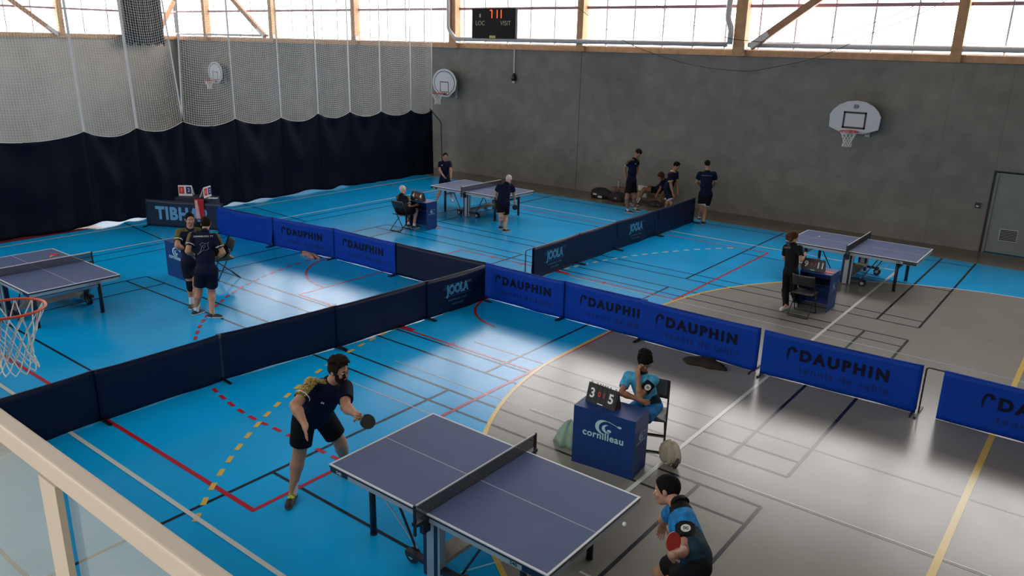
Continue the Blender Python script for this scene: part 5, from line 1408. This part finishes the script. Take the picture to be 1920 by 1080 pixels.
P8 = person('pale haired player in yellow trimmed clothes bending forward, seen from behind', dict(
    s=.97, bulk=1.08, vox=.011, ftL=(939, 430), ftR=(946.5, 435), toe=(.35, .9), pel=(943, 380), pdd=0.0,
    neck=(950, 344, '+'), shL=(936, 349, '+'), shR=(960, 350, '+'), elL=(929.5, 363, '+'), wrL=(934, 375, '+'), elR=(963, 363, '+'), wrR=(965.5, 376, '+'),
    handR=dict(tip=(966, 386, '-'), curl=.8), knL=(939, 405), knR=(948, 406), head=(954, 336.5, '+'), face=(-.3, .8, -.55), hair='short', hairm=HAIRW, skin=SKIN4,
    shirt=S_NAVY, kit=YKIT, pants=S_BLACK, hemm=S_YEL, short=.80, shoe=SHOEB, sock=(SOCKB, .05), seed=23, eyes=False))
P9 = person('person in a black cap and dark shorts standing by the wall, looking down', dict(
    s=1.02, bulk=1.0, vox=.011, ftR=(1177, 399), ftL=(1191, 396), toe=(.85, .1), pel=(1184, 340), pdd=0.0,
    neck=(1190, 298, '-'), shR=(1181, 303, '-'), shL=(1194, 300, '+'), elR=(1171, 315, '+'), wrR=(1174, 331, '-'), elL=(1196, 316, '+'), wrL=(1192, 330, '-'),
    knR=(1175, 372), knL=(1189, 370), head=(1197, 287, '-'), face=(.78, -.2, -.5), hair='short', hairm=HAIRB, cap=(S_BLK2, -.55), skin=SKIN2,
    shirt=S_NAVY, kit=OKIT, pants=S_BLACK, short=.7, shoe=SHOEB, sock=(SOCKW, .06), seed=29, eyes=False))
P10 = person('person with a yellow collar bending over the bench behind the far navy barrier', dict(
    s=1.0, bulk=1.0, vox=.011, ftL=(1250, 405), ftR=(1260, 409), toe=(.9, .3), pel=(1253, 352), pdd=0.0,
    neck=(1262, 322, '-'), shR=(1256, 328, '-'), shL=(1268, 325, '+'), elR=(1258, 347, '-'), wrR=(1262, 363, '-'), elL=(1269, 346, '+'), wrL=(1270, 360, '-'),
    knL=(1251, 380), knR=(1259, 381), head=(1269, 311, '-'), face=(.85, .1, -.45), hair='short', hairm=HAIRB, skin=SKIN2,
    shirt=S_NAVY, kit=YKIT2, collarm=S_YEL, pants=S_SHORTN, hemm=S_WHITE, short=.8, shoe=SHOEB, seed=31, eyes=False))
P11 = person('dark haired person sitting low on the wall bench with head bent down', dict(
    s=.95, bulk=.95, vox=.012, fw=True, ftR=(-12.35, 22.30), ftL=(-12.2, 22.12), toe=(-.8, -.6), pelw=True, pel=(-11.75, 22.62, .50),
    neck=(1246, 338, '-'), shR=(1241, 343, '-'), shL=(1252, 342, '+'), elR=(1238, 354, '-'), wrR=(1232, 364, '-'), elL=(1246, 357, '-'), wrL=(1240, 368, '-'),
    knR=(-12.18, 22.50, .50), knL=(-12.08, 22.36, .50), head=(1240.5, 331, '-'), face=(-.55, -.5, -.65), hair='thick', hairm=HAIRBR, skin=SKIN3,
    shirt=S_NAVY, kit=None, pants=S_BLACK, short=.5, hiprot=(-.3, .95), shoe=SHOEB, sock=(SOCKW, .2), seed=37, eyes=False, hem=.02))
P12 = person('person seen from behind facing the concrete wall beside the end of the far barrier', dict(
    s=1.03, bulk=1.08, vox=.011, ftL=(1311, 413), ftR=(1318, 421), toeL=(-.5, .85), toeR=(-.1, 1), pel=(1323, 364), pdd=0.0,
    neck=(1326, 321, '+'), shL=(1312, 326.5, '+'), shR=(1339, 326.5, '-'), elL=(1307, 341, '+'), wrL=(1313, 346, '+'), elR=(1342, 342, '+'), wrR=(1336, 350, '+'),
    knL=(1315, 391), knR=(1321, 394), head=(1326, 308, '+'), face=(-.6, .78, -.15), hair='crop', hairm=HAIRD, skin=SKIN,
    shirt=S_NAVY, kit=YKIT, pants=S_BLACK, hemm=S_WHITE, short=.70, shoe=SHOEB, sock=(SOCKW, .06), seed=41, eyes=False))
P13 = person('person with brown tied back hair in black clothes standing beside the right hand desk', dict(
    s=.91, bulk=.95, vox=.010, ftL=(1472.5, 580), ftR=(1491.5, 572), toeL=(-.25, -1), toeR=(.3, -.9), pel=(1483, 510), pdd=0.0,
    neck=(1488, 458, '+'), shL=(1474, 464, '+'), shR=(1500, 466, '-'), elL=(1471, 484, '+'), wrL=(1496, 484, '+'), elR=(1502, 488, '-'), wrR=(1509, 477, '+'),
    handR=dict(tip=(1513, 474, '+'), curl=.6), knL=(1473, 545), knR=(1488, 543), head=(1489, 443, '+'), face=(.35, .92, -.15), hair='bun', hairm=HAIRBR, skin=SKIN,
    shirt=S_BLK2, kit=None, pants=S_BLACK, long=True, shoe=SHOEW, seed=43, eyes=False))
P14 = person('dark haired person seated behind the two talking men at the left', dict(
    s=.92, bulk=.95, vox=.011, fw=True, ftR=(-15.25, 8.72), ftL=(-15.0, 8.72), toe=(0, -1), pelw=True, pel=(-14.80, 8.95, .55),
    neck=(379, 437, '-'), shR=(372, 441, '-'), shL=(391, 441, '+'), elR=(368, 455, '-'), wrR=(377, 461, '-'), elL=(403, 452, '+'), wrL=(396, 462, '-'),
    knR=(-15.05, 8.60, .50), knL=(-14.75, 8.58, .50), head=(373, 427, '-'), face=(-.3, -.8, -.4), hair='short', hairm=HAIRB, skin=SKIN3,
    shirt=S_BLK2, kit=None, pants=S_BLACK, hiprot=(-1, 0), seed=47, eyes=False, hem=.02))
for d_ in DEBUG: print('PERSON', *d_)

# prints on clothes, knee brace, badges
on_torso(P5, 'COMMENTRY TT', T_WHITE, 0, .12, .041, front=False, spacing=1.05, depth=.166)
mk = P5; rt, fw, up = mk['fr']; b0 = mk['base']
def tors(K, x, z, front=True, depth=.16):
    rt, fw, up = K['fr']; sg = 1 if front else -1; px_ = -x * sg
    return K['chest'] + rt * px_ + up * z + fw * sg * depth * math.sqrt(max(.02, 1 - (px_ / .2) ** 2)) - K['base']
em = MB()
for pts in ([(-.11, -.16), (-.05, -.10), (-.03, -.02), (-.06, .02), (-.02, .05), (.04, .03), (.09, .06), (.07, .0), (.09, -.05), (.04, -.09), (.0, -.07), (-.04, -.11), (-.11, -.16)], [(-.02, .0), (.02, .015), (.03, -.02), (.0, -.04), (-.02, .0)]):
    em.tube([tors(mk, x, z - .04, False, .166) for x, z in pts], .0035, 4)
obj('emblem', em, mat('print_grey', (.25, .25, .27), var=0), mk['root'])
for K in (P1, P4, P7, P9):
    em = MB(); x0, z0 = -.085, .035
    em.add([tors(K, x0 + x, z0 + z, True, .172) for x, z in ((-.018, -.014), (-.010, .016), (0, .002), (.010, .016), (.018, -.014), (.006, -.014), (0, -.006), (-.006, -.014))], [(0, 1, 2, 6, 7), (2, 3, 4, 5, 6)])
    obj('emblem', em, T_WHITE, K['root'])
on_torso(P12, 'COMMENTRY', mat('print_blue_grey', (.12, .2, .32), var=0), 0, .07, .05, front=False, depth=.17)
on_torso(P13, 'TT CLUB' if False else 'ARBITRE', mat('print_grey', (.25, .25, .27), var=0), -.02, .10, .045, front=False, depth=.16)
def disc(K, c, n, r, m, name='badge'):
    n = n.normalized(); a = n.orthogonal().normalized(); b = n.cross(a); o = K['base']
    mb = MB(); vs = [c - o + a * r * math.cos(2 * PI * k / 24) * 1.15 + b * r * math.sin(2 * PI * k / 24) for k in range(24)]; vs2 = [v + n * .004 for v in vs]
    mb.add(vs + vs2, [tuple(range(24, 48))] + [(k, (k + 1) % 24, (k + 1) % 24 + 24, k + 24) for k in range(24)])
    e = obj(name, mb, m, K['root']); return e
for K, q in ((P2, 'L'), (P3, 'L')):
    a, e = K['sh' + q], K['el' + q]; d = (e - a).normalized(); p = a + d * .14
    v = Vector((0, 0, CAM_H)) - p; v = (v - d * v.dot(d)).normalized()
    bd = disc(K, p + v * .076, v, .036, S_WHITE)
    w1 = v.cross(d); mb = MB()
    mb.tube([p + v * .082 + w1 * .018 * math.cos(t_) + d * .014 * math.sin(t_ * 2) - K['base'] for t_ in [2 * PI * k / 16 for k in range(16)]], .0025, 4, closed=True)
    obj('badge_mark', mb, T_NAVY, bd)
# silver piping of the blue shirts
def on_ray(K, px, py, off):
    pl = K['chest'] + (Vector((0, 0, CAM_H)) - K['chest']).normalized() * off
    return pl
kb = Field(); a, e = P4['knR'], P4['anR']
kb.cone(P4['hpR'] + (a - P4['hpR']) * .86, a + (e - a) * .22, .072, .070, .02); kb.ell(a, [tuple(v) for v in P4['fr'][:1]] + [tuple(P4['fr'][1]), tuple(P4['fr'][2])], (.07, .075, .06), .02)
pieces(kb.mesh(.010), ['knee_brace'], [S_BLK2], P4['root'], P4['base'])

# bats and balls
BATW = mat('bat_wood', (0.45, 0.27, 0.12), rough=.5, var=.1)
BATB = mat('bat_rubber_black', (0.008, 0.008, 0.009), rough=.55, var=0)
BATR = mat('bat_rubber_red', (0.42, 0.03, 0.02), rough=.5, var=0)
def bat(label, c, hand, n, front=BATB, back=BATR):
    """c blade centre, hand a point in the grip, n normal of the front face"""
    c, hand, n = Vector(c), Vector(hand), Vector(n); d = (c - hand).normalized(); n = (n - d * n.dot(d)).normalized(); s = d.cross(n)
    t = thing('table_tennis_bat', label, 'bat', c)
    def pt(x, y, z): return d * x + s * y + n * z
    out = [(.078 * math.cos(a) - (.004 if math.cos(a) < 0 else 0), .075 * math.sin(a)) for a in [2 * PI * k / 32 for k in range(32)]]
    obj('blade', MB().prism(out, lambda x, y, q: pt(x, y, q - .003), .006), BATW, t)
    cutp = [(max(x, -.066), y) for x, y in out]
    obj('front_rubber', MB().prism(cutp, lambda x, y, q: pt(x, y, .003 + q), .0035), front, t)
    obj('back_rubber', MB().prism(cutp, lambda x, y, q: pt(x, y, -.0065 + q), .0035), back, t)
    obj('handle', MB().tube([pt(-.07, 0, 0), pt(-.10, 0, 0), pt(-.165, 0, 0)], [.0125, .012, .0155], 10), BATW, t, True)
    return t
VW = lambda p: (Vector((0, 0, CAM_H)) - Vector(p)).normalized()
h = P1['handL'][0]; c = h + (at(684.8, 788, h) - h).normalized() * .125
bat('black faced bat held by the bearded player', c, h, VW(c) + Vector((.75, -.2, 0)))
h = P2['handL'][0]; c = h + Vector((-.03, .03, .12)).normalized() * .11
bat('red bat in the hand of the player in the blue patterned shirt', c, h, Vector((.95, -.42, .12)), BATR, BATB)
h = P8['handR'][0]; c = h + Vector((.02, .02, -.12))
bat('black bat hanging from the hand of the bending player', c, h, VW(c))
tb_ = flr(101, 478, .768); t = bat('red bat lying on the left hand table', tb_, tb_ + Vector((.1, -.1, 0)), (0, 0, 1), BATR, BATB)
BALL = mat('ball_white', (0.75, 0.72, 0.70), rough=.4, var=.02)
def ball(label, c, r=.02):
    mb = MB().lathe([(r * math.sin(PI * k / 10 + 1e-4), -r * math.cos(PI * k / 10)) for k in range(11)], 16)
    o = obj('table_tennis_ball', mb, BALL, None, True); o.location = c; tag(o, label, 'ball')
ball('white ball in flight beyond the right end of the foreground table', at(1171, 983, (-2.74, 5.35, 0)))
ball('white ball lying on the table near the right hand wall', flr(1536, 443.5, .78))

# ------------------------------------------------------------------ clothes, bags, bench and papers
def heap(name, label, cat, c, prof, m, seed, n=40, folds=7, amp=.12, sx=1.0, sy=1.0, rz=0.0):
    rn = random.Random(seed); ph = [rn.uniform(0, 6) for _ in range(4)]
    mb = MB(); K = len(prof); vs = []
    for i, (r, z) in enumerate(prof):
        for k in range(n):
            a = 2 * PI * k / n; f = 1 + amp * (math.sin(folds * a + ph[0]) + .6 * math.sin((folds + 4) * a + ph[1] + i * .5)) * (1 - i / K * .6)
            vs.append((r * f * math.cos(a) * sx, r * f * math.sin(a) * sy, z * (1 + .08 * math.sin(3 * a + ph[2])) if 0 < i else z))
    mb.add(vs, [(i * n + k, i * n + (k + 1) % n, (i + 1) * n + (k + 1) % n, (i + 1) * n + k) for i in range(K - 1) for k in range(n)] + [tuple(range(n - 1, -1, -1)), tuple((K - 1) * n + k for k in range(n))])
    o = obj(name, mb, m, None, True); o.location = c; o.rotation_euler = (0, 0, rz); return tag(o, label, cat)
SAGE = mat('cloth_sage', (0.235, 0.345, 0.265), rough=.9, var=.1, scale=10)
heap('jacket', 'sage green cloth draped in a cone on the floor left of the near desk', 'jacket', (-4.93, 7.62, 0), [(.20, 0), (.18, .07), (.14, .17), (.095, .25), (.045, .30), (.012, .31)], SAGE, 4, sx=1.0, sy=.8)
CRM = mat('bag_cream', (0.52, 0.45, 0.35), rough=.85, var=.12, scale=8)
bg = thing('cloth_bag', 'cream cloth bag standing right of the near desk', 'bag', (-3.70, 7.98, 0))
o = heap('body', '', '', (0, 0, .03), [(.09, 0), (.125, .05), (.13, .13), (.115, .21), (.075, .26), (.02, .28)], CRM, 9, folds=6, amp=.2, sy=.7); del o['label']; del o['category']; o.parent = bg
obj('strap', MB().tube([(-.06, 0, .26), (-.04, -.02, .32), (.04, -.02, .32), (.06, 0, .25)], .010, 6), CRM, bg, True)
obj('contents', MB().tube([(.10, -.07, .035), (.13, -.08, .08), (.14, -.06, .15)], [.035, .03, .015], 8), mat('bag_contents', (.06, .05, .04), var=.5, scale=40), bg, True)
DKB = mat('cloth_dark_brown', (0.018, 0.012, 0.010), rough=.9, var=.2)
heap('bag', 'flat dark bag on the floor against the blue barrier behind the seated boy', 'bag', (-4.75, 11.24, 0), [(.33, 0), (.34, .03), (.26, .07), (.12, .09), (.02, .095)], DKB, 12, folds=3, amp=.16, sx=1.0, sy=.55, rz=.1)
PNK = mat('cloth_pinkish', (0.36, 0.20, 0.17), rough=.9, var=.5, scale=25)
heap('cloth', 'crumpled pinkish cloth on the floor by the left blue barriers', 'cloth', (*flr(582, 480)[:2], 0), [(.30, 0), (.30, .03), (.2, .06), (.08, .075), (.01, .08)], PNK, 15, folds=5, amp=.25, sx=1.15, sy=.42, rz=-.15)
heap('cloth', 'small pale cloth on the floor right of the far seated umpire', 'cloth', (*flr(814, 427)[:2], 0), [(.20, 0), (.18, .02), (.1, .04), (.02, .05)], mat('cloth_pale_pink', (.45, .3, .28), var=.5, scale=30), 16, folds=4, amp=.2, sy=.5, rz=.3)
BLKC = mat('bag_black', (0.012, 0.011, 0.012), rough=.7, var=.3, scale=12)
sb_ = thing('sports_bag', 'black sports bag with white patches on the floor by the back wall', 'bag', (-13.75, 22.45, 0))
o = heap('body', '', '', (0, 0, 0), [(.38, 0), (.42, .10), (.38, .22), (.24, .30), (.05, .32)], BLKC, 21, folds=3, amp=.1, sx=1, sy=.55); del o['label']; del o['category']; o.parent = sb_
obj('patch', MB().box((-.1, -.235, .14), (.14, .02, .05)).box((.1, -.24, .07), (.16, .02, .06)), S_WHITE, sb_)
sb_ = thing('sports_bag', 'dark backpack lying right of the black sports bag by the wall', 'bag', (-13.05, 22.32, 0))
o = heap('body', '', '', (0, 0, 0), [(.26, 0), (.30, .09), (.26, .2), (.15, .27), (.03, .29)], mat('bag_brown', (0.03, 0.02, 0.02), rough=.8, var=.3), 22, folds=3, amp=.12, sx=1.1, sy=.6); del o['label']; del o['category']; o.parent = sb_
obj('patch', MB().box((.05, -.19, .12), (.07, .02, .06)), mat('patch_grey', (.25, .22, .2)), sb_)
BEN = mat('bench_wood', (0.20, 0.095, 0.05), rough=.5, var=.15)
bn = thing('bench', 'low wooden bench along the back wall behind the far players', 'bench', (-12.45, 22.72, 0))
obj('seat_plank', MB().b2((-1.0, -.14, .34), (1.0, -.01, .38)), BEN, bn); obj('seat_plank', MB().b2((-1.0, .01, .34), (1.0, .14, .38)), BEN, bn)
for x in (-.85, .85):
    for y in (-.11, .11): obj('leg', MB().b2((x - .025, y - .02, 0), (x + .025, y + .02, .34)), BEN, bn)
obj('stretcher', MB().b2((-.85, -.015, .12), (.85, .015, .17)), BEN, bn)
tw = thing('towel', 'white towel hanging over the front of the wall bench', 'towel', (*at(1204, 372, (-12.6, 22.55))[:2], 0))
obj('cloth', MB().sheet(10, 10, lambda u, v: (Vector(((u - .5) * .34, -.02 * math.sin(u * 9) - (.02 + .10 * min(1, v * 1.5)) * 0 - (0.0 if v < .6 else (v - .6) * -.6), .12 + .42 * min(1, v / .6) + .012 * math.sin(u * 7))), Vector((0, 1, 0))), .02), S_WHITE, tw, True)
bt = thing('bottle', 'pale bottle on the left end of the wall bench', 'bottle', (-13.25, 22.72, .381))
obj('body', MB().lathe([(.036, 0), (.04, .03), (.04, .17), (.018, .21), (.016, .24)], 12), mat('bottle_pale', (.35, .30, .28), var=0), bt, True); obj('cap', MB().lathe([(.018, .24), (.018, .265)], 10), BLACK, bt)
heap('shoes', 'dark shoes with white soles on the floor under the bench', 'shoes', (*flr(1228, 387)[:2], 0), [(.20, 0), (.23, .05), (.18, .12), (.08, .17), (.01, .18)], mat('shoe_pile', (.03, .03, .035), var=.9, scale=30), 25, folds=4, amp=.2, sy=.6)
def paper(label, c, sx, sy, rz, m, th=.006): tag(obj('paper_sheet', MB().box(c, (sx, sy, th), Matrix.Rotation(rz, 3, 'Z')), m), label, 'paper')
paper('white papers on the left of the near desk, behind the scoreboard', (-4.55, 7.60, .764), .16, .14, .4, S_WHITE)
paper('red folder on the dark desk right of the 9 and 11 scoreboard', (-4.19, 15.42, .765), .20, .14, .2, mat('folder_red', (.42, .07, .06), var=.1), .01)
tag(obj('paper_cup', MB().lathe([(.04, 0), (.05, .1)], 12, (-4.75, 15.45, .7605)), S_WHITE), 'white cup on the dark desk left of the 9 and 11 scoreboard', 'cup')
